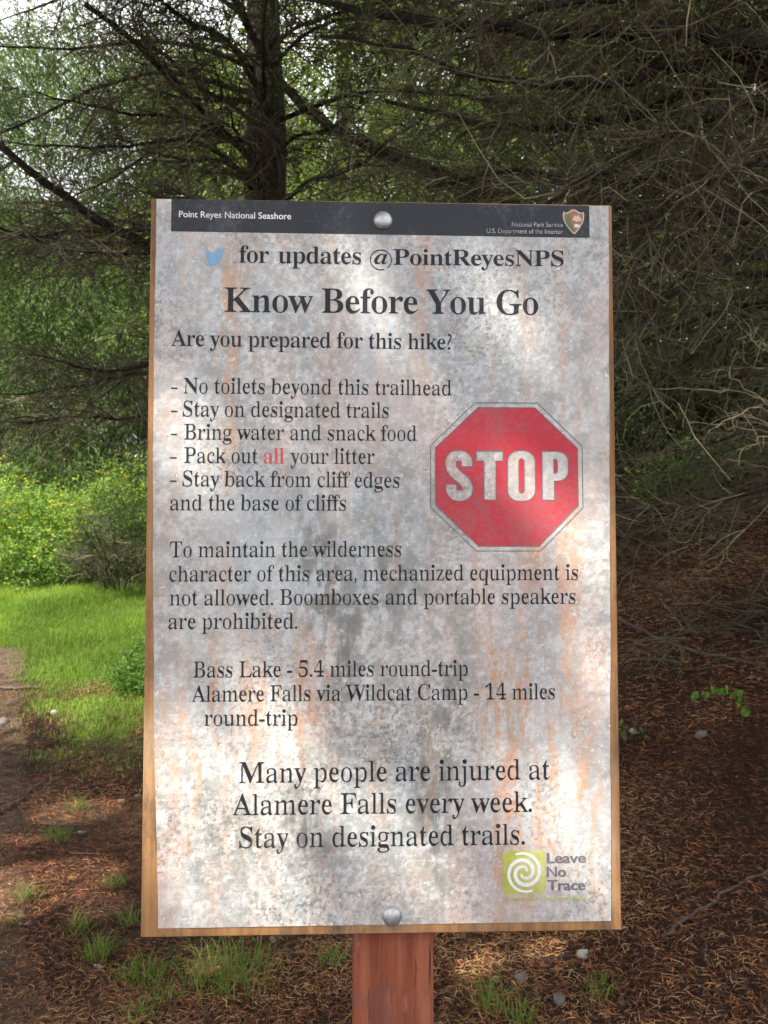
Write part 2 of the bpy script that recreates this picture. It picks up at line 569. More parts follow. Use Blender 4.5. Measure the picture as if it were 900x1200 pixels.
# rusty orange runs
run = fbm(px * 55, pz * 7, 5, 101, 0.6)
zone = (0.9 * blob(0.165, -0.27, 0.05, 0.17) + 0.7 * blob(0.205, -0.10, 0.03, 0.20) + 0.8 * blob(-0.235, -0.23, 0.035, 0.13)
        + 0.75 * blob(-0.12, -0.19, 0.06, 0.08) + 0.8 * blob(-0.20, 0.29, 0.035, 0.14) + 0.5 * blob(0.245, 0.10, 0.012, 0.25)
        + 0.75 * blob(0.245, -0.33, 0.05, 0.10) + 0.5 * blob(0.125, -0.08, 0.022, 0.16) + 0.4 * blob(0.05, 0.36, 0.03, 0.12) + 0.30)
over((0.60, 0.345, 0.215), np.clip((run - 0.47) * 5.5, 0, 0.85) * np.clip(zone, 0, 1) * np.clip((fbm(px * 150, pz * 60, 4, 107, 0.7) - 0.36) * 4.5, 0.12, 1))
over((0.50, 0.36, 0.27), np.clip((fbm(px * 200, pz * 22, 3, 109) - 0.62) * 5, 0, 0.6) * np.clip(zone, 0, 1))
# pale washed areas, with a gloss reflection streak and sun patches painted in
over((0.74, 0.74, 0.74), np.clip(fbm(px * 30, pz * 6, 3, 111) * 2.6 - 1.2, 0, 0.85) * np.clip(1.0 * blob(-0.012, 0.33, 0.022, 0.11) + 0.6 * blob(-0.21, -0.30, 0.07, 0.09) + 0.5 * blob(0.07, -0.2, 0.05, 0.2) + 0.4 * blob(0.22, -0.3, 0.04, 0.1), 0, 1))
# dark specks, pale flecks
sp = vnoise(px * 420, pz * 420, 121) * vnoise(px * 260, pz * 260, 123)
over((0.16, 0.165, 0.16), np.clip((sp - 0.70) * 9, 0, 0.7) * np.clip(mz * 2.6 - 0.7, 0, 1))
fl = vnoise(px * 420, pz * 400, 131) * vnoise(px * 170, pz * 200, 133)
over((0.80, 0.80, 0.79), np.clip((fl - 0.68) * 9, 0, 0.8))
# scuffs near the foot
for (sx, sz, ang, ln) in ((-0.213, -0.3725, 0.22, 0.028), (-0.155, -0.358, -0.15, 0.034), (-0.14, -0.362, -0.1, 0.02)):
    dx = (px - sx) * math.cos(ang) + (pz - sz) * math.sin(ang)
    dz = -(px - sx) * math.sin(ang) + (pz - sz) * math.cos(ang)
    over((0.27, 0.25, 0.23), np.clip(1.2 - np.abs(dz) / 0.0022, 0, 0.75) * (np.abs(dx) < ln / 2) * (0.4 + 0.6 * mild))
pep = fbm(px * 300, pz * 280, 3, 141, 0.7)
over((0.17, 0.175, 0.17), np.clip((pep - 0.575) * 11, 0, 0.75) * np.clip(0.12 + fbm(px * 10, pz * 9, 3, 143) * 2.4 - 0.95, 0.10, 1))
strk = fbm(px * 120, pz * 34, 4, 145, 0.65)
over((0.21, 0.215, 0.205), np.clip((strk - 0.47) * 6, 0, 0.85) * np.clip(col1 * 1.1 + col2 * 1.25 + 0.6 * col3 + 0.35 * col4, 0, 0.9))
scr = fbm(px * 26, pz * 340, 3, 147)
over((0.70, 0.70, 0.70), np.clip((scr - 0.76) * 9, 0, 0.3))
C = 0.80 * C ** 1.12 / 0.6 ** 0.12 * np.array([1.01, 1.0, 0.985])
msh, nt, b = new_mat('weathered_print_sheet')
a_ = N(nt, 'ShaderNodeAttribute', attribute_name='col')
f_ = noise(nt, 700, 3, 0.7)
nt.links.new(mixc(nt, 1.0, a_.outputs['Color'], ramp(nt, f_, [(0.3, (0.84, 0.84, 0.84)), (0.7, (1.12, 1.12, 1.12))]), 'MULTIPLY'), b.inputs['Base Color'])
b.inputs['Roughness'].default_value = 0.42
b.inputs['Specular IOR Level'].default_value = 0.45
fw = noise(nt, 16, 5, 0.6, stretch=(0.8, 1, 1.2))
bump(nt, b, fw, 0.30, 0.012)
M['sheet'] = msh
SH = 0.0012
Vs = np.stack([px, np.full_like(px, -SH), pz], -1).reshape(-1, 3)
ii = np.arange(nu * nv).reshape(nv, nu)
Fs = np.stack([ii[:-1, :-1], ii[1:, :-1], ii[1:, 1:], ii[:-1, 1:]], -1).reshape(-1, 4)
rim = np.concatenate([ii[0, :], ii[1:, -1], ii[-1, -2::-1], ii[-2:0:-1, 0]])
back = Vs[rim].copy(); back[:, 1] = -0.0001
k0 = len(Vs); kk = np.arange(len(rim))
Fr = np.stack([rim, k0 + kk, k0 + (kk + 1) % len(rim), rim[(kk + 1) % len(rim)]], -1)
Fr = Fr[:, ::-1]
poster = mesh_np('poster', to_sign(np.concatenate([Vs, back])), np.concatenate([Fs, Fr])[:, ::-1], M['sheet'], root,
                 np.concatenate([C.reshape(-1, 3), C.reshape(-1, 3)[rim]]))

# ---- print on the sheet: thin inked shapes standing a hair proud of it
def ink_mat(name, c, c_worn, worn0=0.56, worn1=0.74, rough=0.5):
    m, nt, b = new_mat(name)
    f = noise(nt, 160, 5, 0.75)
    f2 = noise(nt, 12, 3, 0.6)
    s = N(nt, 'ShaderNodeMath', operation='ADD')
    nt.links.new(f, s.inputs[0]); nt.links.new(f2, s.inputs[1])
    h = N(nt, 'ShaderNodeMath', operation='MULTIPLY'); h.inputs[1].default_value = 0.5
    nt.links.new(s.outputs[0], h.inputs[0])
    k = ramp(nt, h.outputs[0], [(worn0, (0, 0, 0)), (worn1, (1, 1, 1))])
    nt.links.new(mixc(nt, k, c, c_worn), b.inputs['Base Color'])
    b.inputs['Roughness'].default_value = rough
    b.inputs['Specular IOR Level'].default_value = 0.2
    return m
M['ink'] = ink_mat('dark_ink', (0.014, 0.015, 0.021), (0.085, 0.085, 0.095), 0.54, 0.76)
M['band'] = ink_mat('slate_ink', (0.022, 0.024, 0.031), (0.085, 0.09, 0.11), 0.52, 0.74, 0.42)
M['red'] = ink_mat('red_ink', (0.43, 0.030, 0.048), (0.31, 0.085, 0.095), 0.44, 0.62, 0.45)
M['redtext'] = ink_mat('red_lettering_ink', (0.56, 0.06, 0.07), (0.5, 0.2, 0.2))
M['line'] = ink_mat('line_ink', (0.12, 0.13, 0.16), (0.3, 0.3, 0.31))
M['white'] = ink_mat('white_ink', (0.70, 0.70, 0.71), (0.40, 0.40, 0.42), 0.5, 0.7)
M['dimwhite'] = ink_mat('dim_white_ink', (0.50, 0.50, 0.52), (0.16, 0.16, 0.19), 0.44, 0.58)
M['blue'] = ink_mat('blue_ink', (0.17, 0.34, 0.52), (0.34, 0.44, 0.52), 0.5, 0.7)
M['lime'] = ink_mat('lime_ink', (0.33, 0.36, 0.045), (0.47, 0.46, 0.24), 0.44, 0.62)
M['greytext'] = ink_mat('grey_ink', (0.115, 0.110, 0.128), (0.27, 0.26, 0.26), 0.52, 0.74)
M['tan'] = ink_mat('tan_ink', (0.36, 0.185, 0.105), (0.42, 0.28, 0.2))
M['brown'] = ink_mat('brown_ink', (0.33, 0.14, 0.075), (0.40, 0.22, 0.13))
M['green'] = ink_mat('green_ink', (0.10, 0.17, 0.07), (0.2, 0.24, 0.15))
M['pale'] = ink_mat('pale_ink', (0.50, 0.46, 0.42), (0.4, 0.36, 0.32))

class Ink:
    """flat print: vertices (x, z) and faces, laid at a small height above the sheet"""
    def __init__(self):
        self.V = []; self.F = []; self.I = []
    def raw(self, pts, faces, lift, mi=0):
        o = len(self.V)
        self.V += [(p[0], -SH - lift, p[1]) for p in pts]
        self.F += [tuple(i + o for i in f) for f in faces]
        self.I += [mi] * len(faces)
    def polys(self, loops, lift, mi=0, rule='odd'):
        vs_, fs_ = [], []
        for lp in loops:
            o = len(vs_)
            vs_ += [Vector(p) for p in lp]
            a = sum(lp[i][0] * lp[(i + 1) % len(lp)][1] - lp[(i + 1) % len(lp)][0] * lp[i][1] for i in range(len(lp)))
            f = list(range(o, len(vs_)))
            fs_.append(f if a > 0 else f[::-1])
        v, e, f, ov, oe, of = delaunay_2d_cdt(vs_, [], fs_, 0, 1e-7)
        keep = [t for t, o in zip(f, of) if (len(o) % 2 == 1 if rule == 'odd' else len(o) > 0)]
        self.raw([(p.x, p.y) for p in v], keep, lift, mi)
    def stroke(self, pts, w, lift, mi=0, closed=False):
        P = np.array(pts, float); n = len(P)
        w = np.broadcast_to(np.asarray(w, float), (n,))
        if closed:
            T1 = nrm(P - np.roll(P, 1, 0)); T2 = nrm(np.roll(P, -1, 0) - P)
        else:
            d = nrm(np.diff(P, axis=0))
            T1 = np.vstack([d[:1], d]); T2 = np.vstack([d, d[-1:]])
        n1 = np.stack([-T1[:, 1], T1[:, 0]], 1); n2 = np.stack([-T2[:, 1], T2[:, 0]], 1)
        m = nrm(n1 + n2); m = m / np.maximum(0.4, (m * n1).sum(1, keepdims=True))
        A = P + m * w[:, None] / 2; B = P - m * w[:, None] / 2
        q = [(i, n + i, n + (i + 1) % n, (i + 1) % n) for i in range(n if closed else n - 1)]
        self.raw(list(map(tuple, A)) + list(map(tuple, B)), q, lift, mi)
    def build(self, name, mat):
        # all faces look towards the reader (-y)
        F = []
        for f in self.F:
            a = [self.V[i] for i in f]
            s = sum(a[i][0] * a[(i + 1) % len(a)][2] - a[(i + 1) % len(a)][0] * a[i][2] for i in range(len(a)))
            F.append(f if s > 0 else f[::-1])
        return pymesh(name, to_sign(self.V), F, mat, poster, False, self.I)

def serif(s, bold=0x1D400):
    o = ''
    for ch in s:
        if 'A' <= ch <= 'Z': o += chr(bold + ord(ch) - 65)
        elif 'a' <= ch <= 'z': o += chr(bold + 26 + ord(ch) - 97)
        elif '0' <= ch <= '9': o += chr(0x1D7CE + ord(ch) - 48)
        else: o += ch
    return o

def text_mesh(body, res=4, track=1.0):
    c = bpy.data.curves.new('lettering', 'FONT')
    c.body = body
    c.size = 1.0
    c.resolution_u = res
    c.space_character = track
    o = bpy.data.objects.new('lettering', c)
    col.objects.link(o)
    bpy.context.view_layer.update()
    dg = bpy.context.evaluated_depsgraph_get()
    me = bpy.data.meshes.new_from_object(o.evaluated_get(dg))
    V = np.array([v.co[:2] for v in me.vertices]); F = [tuple(p.vertices) for p in me.polygons]
    bpy.data.objects.remove(o); bpy.data.curves.remove(c); bpy.data.meshes.remove(me)
    # make every face counter-clockwise
    G = []
    for f in F:
        a = V[list(f)]
        s = sum(a[i][0] * a[(i + 1) % len(a)][1] - a[(i + 1) % len(a)][0] * a[i][1] for i in range(len(a)))
        G.append(f if s > 0 else f[::-1])
    return V, G

def thin(V, F, dx, dy, hair=0.052):
    """pull the outline in by dx sideways and dy up and down (lighter stems, hairlines kept)"""
    if dx == 0 and dy == 0:
        return V
    # weld duplicates so that the outline is one loop
    key = {}; rep = np.zeros(len(V), int)
    for i, p in enumerate(np.round(V, 5)):
        rep[i] = key.setdefault(tuple(p), i)
    cnt = {}
    for f in F:
        for i in range(len(f)):
            a, b_ = rep[f[i]], rep[f[(i + 1) % len(f)]]
            if a != b_:
                cnt[(a, b_)] = cnt.get((a, b_), 0) + 1
    nx = np.zeros((len(V), 2)); w = np.zeros(len(V))
    for (a, b_), k in cnt.items():
        if (b_, a) in cnt:
            continue
        d = V[b_] - V[a]; L = np.hypot(*d)
        if L < 1e-9: continue
        n = np.array([d[1], -d[0]]) / L
        for q in (a, b_):
            nx[q] += n; w[q] += 1
    l = np.linalg.norm(nx, axis=1)
    ok = l > 1e-6
    u = np.zeros_like(nx); u[ok] = nx[ok] / l[ok][:, None]
    cosh = np.where(w > 0, l / np.maximum(w, 1), 1)
    u = u / np.maximum(cosh, 0.6)[:, None]
    if dx > 0:
        # never thin a stroke below a hairline; keep dots and stops whole
        E = np.array([(a, b_) for (a, b_) in cnt if (b_, a) not in cnt])
        A, Bq = V[E[:, 0]], V[E[:, 1]]
        thick = np.full(len(V), 9.0)
        for eps in (0.004, -0.004):
            y0 = V[:, 1] + eps
            cross = (A[None, :, 1] <= y0[:, None]) != (Bq[None, :, 1] <= y0[:, None])
            with np.errstate(divide='ignore', invalid='ignore'):
                xi = A[None, :, 0] + (y0[:, None] - A[None, :, 1]) / (Bq[:, 1] - A[:, 1])[None] * (Bq[:, 0] - A[:, 0])[None]
            dist = -(xi - V[:, None, 0]) * np.sign(u[:, None, 0])
            dist = np.where(cross & (dist > 0.012), dist, 9.0)
            thick = np.minimum(thick, dist.min(1))
        d = np.clip((thick - hair) / 2, 0, dx)
        lab = np.arange(len(V))
        for _ in range(60):
            old = lab.copy()
            for q in (0, 1):
                np.minimum.at(lab, E[:, q], lab[E[:, 1 - q]])
            if (old == lab).all(): break
        hmin = np.full(len(V), 9.0); hmax = np.full(len(V), -9.0)
        np.minimum.at(hmin, lab, V[:, 1]); np.maximum.at(hmax, lab, V[:, 1])
        d = np.where((hmax - hmin)[lab] < 0.2, 0.0, d)
        d = d[rep]; u = u[rep]
        return V - np.stack([u[:, 0] * d, u[:, 1] * dy], 1)
    u = u[rep]
    return V - u * np.array([dx, dy])

def put_text(ink, body, x0, z0, x1, z1, size, dx=0.0, dy=0.0, lift=0.0004, mi=0, ser=True, bold=0x1D400, zscale=1.0):
    V, F = text_mesh(serif(body, bold), 4, 0.93) if ser else text_mesh(body)
    V = thin(V, F, dx, dy)
    sx = (x1 - x0) / (V[:, 0].max() - V[:, 0].min())
    xs = x0 + (V[:, 0] - V[:, 0].min()) * sx
    zs = V[:, 1] * size * zscale + z0 + (xs - x0) / (x1 - x0) * (z1 - z0)
    ink.raw(list(zip(xs, zs)), F, lift, mi)
    return sx / size

# header band with its two lines of small lettering
k = Ink()
xs = np.linspace(-0.278, 0.2742, 24)
top = [(x, 0.4722 - 0.0012 * (x + 0.278) / 0.552) for x in xs]
bot = [(x, 0.4292 - 0.0015 * (x + 0.278) / 0.552) for x in xs]
k.raw(top + bot, [(i, i + 24, i + 25, i + 1) for i in range(23)], 0.0003)
k.build('header_band', M['band'])
k = Ink()
put_text(k, "Point Reyes National Seashore", -0.268, 0.4481, -0.1216, 0.4472, 0.0122, -0.012, -0.006, 0.0006, 0, False)
k.build('park_name_lettering', M['white'])
k = Ink()
put_text(k, "National Park Service", 0.1703, 0.4414, 0.2385, 0.4417, 0.0088, 0, 0, 0.0006, 0, False)
put_text(k, "U.S. Department of the Interior", 0.1369, 0.4323, 0.2384, 0.4324, 0.0088, 0, 0, 0.0006, 0, False)
k.build('agency_lettering', M['dimwhite'])

# arrowhead badge
def ax_(p): return (0.2384 + p[0] * 0.029, 0.4654 - p[1] * 0.0335)
def arrow(s, n=1):
    pts = [(0.04, 0.08), (0.16, 0.13), (0.30, 0.08), (0.40, 0.0), (0.60, 0.0), (0.70, 0.07), (0.86, 0.13), (0.97, 0.09), (1.0, 0.22), (0.98, 0.40),
           (0.90, 0.58), (0.76, 0.78), (0.60, 0.95), (0.52, 1.0), (0.44, 0.95), (0.26, 0.77), (0.10, 0.56), (0.02, 0.38), (0.0, 0.22)]
    return [ax_((0.5 + (x - 0.5) * s, 0.48 + (y - 0.48) * s)) for x, y in pts]
k = Ink()
k.polys([arrow(1.0)], 0.0006, 0)
k.polys([arrow(0.88)], 0.0008, 1)
k.polys([[ax_(p) for p in ((0.42, 0.42), (0.56, 0.22), (0.63, 0.30), (0.70, 0.20), (0.90, 0.44), (0.66, 0.50))]], 0.0010, 2)
k.polys([[ax_(p) for p in ((0.12, 0.52), (0.20, 0.30), (0.26, 0.12), (0.33, 0.30), (0.40, 0.55), (0.46, 0.70), (0.52, 0.90), (0.40, 0.84), (0.26, 0.70))]], 0.0011, 3)
k.polys([[ax_(p) for p in ((0.50, 0.66), (0.58, 0.58), (0.68, 0.60), (0.78, 0.62), (0.76, 0.72), (0.70, 0.70), (0.64, 0.74), (0.56, 0.72))]], 0.0011, 4)
k.build('arrowhead_badge', [M['pale'], M['brown'], M['pale'], M['green'], M['white']])

# blue bird emblem
B = [(23.95, 4.57), (22.6, 5.1), (21.13, 5.35), (22.5, 4.2), (23.29, 2.62), (21.8, 3.35), (20.16, 3.81), (18.6, 2.6), (16.6, 2.25), (14.3, 2.9), (12.4, 4.7),
     (11.7, 6.6), (11.78, 8.29), (8.5, 7.6), (4.9, 6.1), (1.64, 3.16), (1.0, 4.9), (1.2, 7.0), (2.1, 8.7), (3.16, 9.73), (2.0, 9.6), (0.93, 9.12),
     (1.4, 11.3), (2.9, 13.2), (4.88, 14.0), (3.8, 14.2), (2.67, 14.09), (3.6, 15.9), (5.2, 17.1), (7.27, 17.5), (4.6, 19.0), (1.17, 19.6), (0, 19.54),
     (3.5, 21.2), (7.56, 21.75), (13, 20.6), (17.6, 17.5), (20.5, 13), (21.55, 7.76), (21.54, 7.13), (23, 5.9)]
k = Ink()
k.polys([[(-0.2340 + x / 24 * 0.0262, 0.4075 - (y - 2.2) / 19.6 * 0.0242) for x, y in B]], 0.0004)
k.build('bird_emblem', M['blue'])

# lettering, line by line
k = Ink()
put_text(k, "for", -0.1893, 0.3886, -0.1503, 0.3885, 0.0335, 0.010, 0)
put_text(k, "updates", -0.1384, 0.3884, -0.0298, 0.3885, 0.0335, 0.010, 0)
put_text(k, "PointReyesNPS", 0.013, 0.3882, 0.2391, 0.3888, 0.0310, 0.008, 0)
put_text(k, "a", -0.0125, 0.3890, 0.0055, 0.3890, 0.0300, 0.004, 0, 0.0004, 0, True, 0x1D468)
an = np.linspace(-0.9, 5.0, 40)
k.stroke([(-0.0035 + 0.0140 * math.cos(a), 0.3945 + 0.0132 * math.sin(a)) for a in an], 0.0012, 0.00055)
k.build('update_lettering', M['ink'])
k = Ink()
put_text(k, "Know Before You Go", -0.208, 0.3231, 0.2045, 0.3234, 0.0478, 0.012, 0)
k.build('heading_lettering', M['ink'])
k = Ink()
put_text(k, "Are you prepared for this hike?", -0.276, 0.2778, 0.0896, 0.2758, 0.0308, 0.018, 0)
k.build('question_lettering', M['ink'])
DX = 0.031
k = Ink()
BS = 0.0300
for z in (0.2158, 0.1856, 0.1556, 0.1252, 0.0950):
    k.raw([(-0.2753, z + 0.0056), (-0.2672, z + 0.0056), (-0.2672, z + 0.0074), (-0.2753, z + 0.0074)], [(0, 1, 2, 3)], 0.0004)
for t in (("No toilets beyond this trailhead", -0.2596, 0.2157, 0.0897, 0.2151), ("Stay on designated trails", -0.26, 0.1856, 0.0067, 0.185),
          ("Bring water and snack food", -0.2584, 0.1556, 0.0437, 0.155), ("Pack out", -0.258, 0.1252, -0.1623, 0.1248), ("your litter", -0.1212, 0.1247, -0.0118, 0.1245),
          ("Stay back from cliff edges", -0.2593, 0.095, 0.0207, 0.0936), ("and the base of cliffs", -0.2746, 0.0638, -0.0488, 0.0638)):
    put_text(k, *t, BS, DX, 0)
k.build('advice_lettering', M['ink'])
k = Ink()
put_text(k, "all", -0.1554, 0.1248, -0.1286, 0.1247, BS, 0.014, 0)
k.build('red_word_lettering', M['redtext'])
k = Ink()
for t in (("To maintain the wilderness", -0.2746, 0.0034, 0.0228, 0.0044), ("character of this area, mechanized equipment is", -0.2746, -0.0276, 0.2534, -0.026),
          ("not allowed. Boomboxes and portable speakers", -0.2742, -0.0581, 0.2497, -0.057), ("are prohibited.", -0.2749, -0.0881, -0.1106, -0.0881)):
    put_text(k, *t, BS, DX, 0)
k.build('rules_lettering', M['ink'])
k = Ink()
for t in (("Bass Lake - 5.4 miles round-trip", -0.2433, -0.1496, 0.1086, -0.1492), ("Alamere Falls via Wildcat Camp - 14 miles", -0.2444, -0.1802, 0.2215, -0.1797),
          ("round-trip", -0.2286, -0.2104, -0.1101, -0.211)):
    put_text(k, *t, BS, DX, 0)
k.build('distance_lettering', M['ink'])
k = Ink()
for t in (("Many people are injured at", -0.1841, -0.2826, 0.2145, -0.2816), ("Alamere Falls every week.", -0.1916, -0.3227, 0.1905, -0.3225),
          ("Stay on designated trails.", -0.1827, -0.3636, 0.1809, -0.3635)):
    put_text(k, *t, 0.0385, 0.033, 0)
k.build('warning_lettering', M['ink'])

# printed red octagon; the letters are openings through which the sheet shows
def ox(u, v): return (0.0675 + (u - 108) / 600 * 0.1872, 0.1995 - (v - 100) / 584 * 0.1817)
octo = [(288, 100), (530, 100), (708, 272), (708, 512), (540, 684), (288, 684), (108, 512), (108, 272)]
rimo = [(276, 80), (540, 80), (728, 262), (728, 522), (547, 704), (278, 704), (88, 522), (88, 262)]
def arc(cx_, cy_, rx, ry, a0, a1, n=9):
    return [(cx_ + rx * math.cos(R(a0 + (a1 - a0) * i / (n - 1))), cy_ + ry * math.sin(R(a0 + (a1 - a0) * i / (n - 1)))) for i in range(n)]
def rrect(x0, x1, y0, y1, rx, ry):
    return arc(x1 - rx, y1 - ry, rx, ry, 0, 90) + arc(x0 + rx, y1 - ry, rx, ry, 90, 180) + arc(x0 + rx, y0 + ry, rx, ry, 180, 270) + arc(x1 - rx, y0 + ry, rx, ry, 270, 360)
Tl = [(280, 284), (393, 284), (393, 326), (362, 326), (362, 490), (312, 490), (312, 326), (280, 326)]
Oo = rrect(411, 528, 281, 495, 50, 46); Oi = rrect(459, 481, 316, 460, 10.9, 14)
Po = [(557, 490), (557, 284), (622, 284)] + arc(622, 326, 46, 42, -90, 0) + arc(622, 368, 46, 42, 0, 90) + [(608, 410), (608, 490)]
Pi = [(607, 318), (612, 318)] + arc(612, 328, 10, 10, -90, 0) + arc(612, 366, 10, 10, 0, 90) + [(607, 376)]
mid = [(241, 350), (241, 332)] + arc(207, 330, 34, 27, 0, -180, 13) + [(173, 342)] + [(177, 360), (190, 378), (207, 392), (224, 406), (238, 422), (243, 440)] + arc(209, 446, 34, 27, 0, 180, 13) + [(175, 424)]
mid = np.array(mid, float)
d = np.gradient(mid, axis=0); d = nrm(d); nn = np.stack([-d[:, 1], d[:, 0]], 1)
hw = np.full(len(mid), 23.0) ; 
So = list(map(tuple, mid + nn * hw[:, None])) + list(map(tuple, (mid - nn * hw[:, None])[::-1]))
k = Ink()
k.polys([[ox(*p) for p in q] for q in (octo, So, Tl, Oo, Oi, Po, Pi)], 0.0004)
k.build('stop_octagon', M['red'])
k = Ink()
k.stroke([ox(*p) for p in rimo], 0.0010, 0.0004, 0, True)
k.stroke([ox(*p) for p in octo], 0.0009, 0.0006, 0, True)
for q in (So, Tl, Oo, Oi, Po, Pi):
    k.stroke([ox(*p) for p in q], 0.0009, 0.0006, 0, True)
k.build('octagon_outline', M['line'])

# lime square with a double spiral, and its words
lx0, lx1, lz0, lz1 = 0.1523, 0.2071, -0.4257, -0.3714
k = Ink()
k.polys([rrect(lx0, lx1, lz0, lz1, 0.006, 0.006)], 0.0004, 0)
cx_, cz_ = (lx0 + lx1) / 2, (lz0 + lz1) / 2
for ph in (0.0, math.pi):
    a = np.linspace(0.4, 2 * math.pi * 1.32, 60)
    r = 0.0038 + 0.0212 * (a - 0.4) / (a[-1] - 0.4)
    w = 0.0026 + 0.0022 * np.sin((a - 0.4) / (a[-1] - 0.4) * math.pi) 
    k.stroke([(cx_ + ri * math.cos(ai + ph), cz_ + ri * math.sin(ai + ph)) for ai, ri in zip(a, r)], w, 0.0006 + 0.0001 * (ph > 1), 1)
k.build('spiral_logo', [M['lime'], M['white']])
k = Ink()
put_text(k, "Leave", 0.2088, -0.3872, 0.2597, -0.3871, 0.0180, -0.032, -0.02, 0.0004, 0, False)
put_text(k, "No", 0.2086, -0.4043, 0.2337, -0.4043, 0.0180, -0.032, -0.02, 0.0004, 0, False)
put_text(k, "Trace", 0.209, -0.4212, 0.2585, -0.4214, 0.0180, -0.032, -0.02, 0.0004, 0, False)
k.build('logo_lettering', M['greytext'])
k = Ink()
put_text(k, "Center for Outdoor Ethics", 0.1562, -0.4345, 0.2584, -0.4348, 0.0085, -0.012, -0.006, 0.0004, 0, False)
k.build('motto_lettering', M['lime'])

# ------------------------------------------------------------------ vegetation builders
def leaf_cols(n, c0, c1, pale=None, pf=0.1):
    t = rng.random((n, 1))
    c = np.array(c0) * (1 - t) + np.array(c1) * t
    if pale is not None:
        m = rng.random(n) < pf
        c[m] = np.array(pale) * (0.7 + 0.6 * rng.random((m.sum(), 1)))
    return c

def leaf_quads(C0, D, S, L, W):
    """diamond-shaped leaves from C0 along D, width along S, bent a little at the middle"""
    n = len(C0)
    mid = C0 + D * (L * 0.5)[:, None]
    up = np.cross(D, S)
    V = np.stack([C0, mid + S * (W / 2)[:, None] + up * (W * 0.15)[:, None], C0 + D * L[:, None], mid - S * (W / 2)[:, None] + up * (W * 0.15)[:, None]], 1)
    i = np.arange(n)[:, None] * 4
    return V.reshape(-1, 3), np.concatenate([i, i + 1, i + 2, i + 3], 1)

def leaf_hex(C0, D, S, L, W):
    """pointed oval leaves folded along the midrib"""
    n = len(C0); up = np.cross(D, S); l = L[:, None]; w = W[:, None]
    V = np.stack([C0, C0 + D * l * 0.3 + S * w * 0.46 + up * w * 0.14, C0 + D * l * 0.65 + S * w * 0.36 + up * w * 0.10, C0 + D * l - up * w * 0.15,
                  C0 + D * l * 0.65 - S * w * 0.36 + up * w * 0.10, C0 + D * l * 0.3 - S * w * 0.46 + up * w * 0.14], 1)
    i = np.arange(n)[:, None] * 6
    return V.reshape(-1, 3), np.concatenate([np.concatenate([i, i + 1, i + 2, i + 3], 1), np.concatenate([i, i + 3, i + 4, i + 5], 1)])

def sprays(O, D, L, per, c0, c1, leafL=0.07, leafW=0.013, spread=0.35, pale=None, pf=0.08, droop=0.5):
    """feathery conifer sprays: leaves to both sides of each hidden axis"""
    n = len(O)
    D = nrm(D)
    S = nrm(np.cross(D, rng.normal(0, 0.5, (n, 3)) + np.array([0, 0, 1.0])))
    t = rng.random((n, per))
    sd = rng.choice([-1.0, 1.0], (n, per))
    wdt = spread * L[:, None] * (1 - 0.75 * t) * rng.random((n, per)) ** 0.8
    pos = O[:, None] + D[:, None] * (L[:, None] * t)[..., None] + S[:, None] * (sd * wdt)[..., None]
    pos[..., 2] -= droop * L[:, None] * (t ** 2 * 0.5 + (wdt / np.maximum(L[:, None], 1e-6)) ** 2)
    pos += rng.normal(0, 0.018, pos.shape)
    ld = nrm(D[:, None] * 0.8 + S[:, None] * sd[..., None] * 0.8 + rng.normal(0, 0.25, pos.shape) + np.array([0, 0, -0.35 * droop]))
    ls = nrm(np.cross(ld, rng.normal(0, 0.6, pos.shape) + np.array([0, 0, 1.0])))
    k = n * per
    base = leaf_cols(n, c0, c1)
    c = np.repeat(base, per, 0) * (0.75 + 0.5 * rng.random((k, 1)))
    if pale is not None:
        m = rng.random(k) < pf
        c[m] = np.array(pale) * (0.7 + 0.6 * rng.random((m.sum(), 1)))
    Lf = leafL * (0.6 + 0.8 * rng.random(k)); Wf = leafW * (0.7 + 0.6 * rng.random(k))
    V, F = leaf_quads(pos.reshape(-1, 3), ld.reshape(-1, 3), ls.reshape(-1, 3), Lf, Wf)
    return V, F, np.repeat(c, 4, 0)

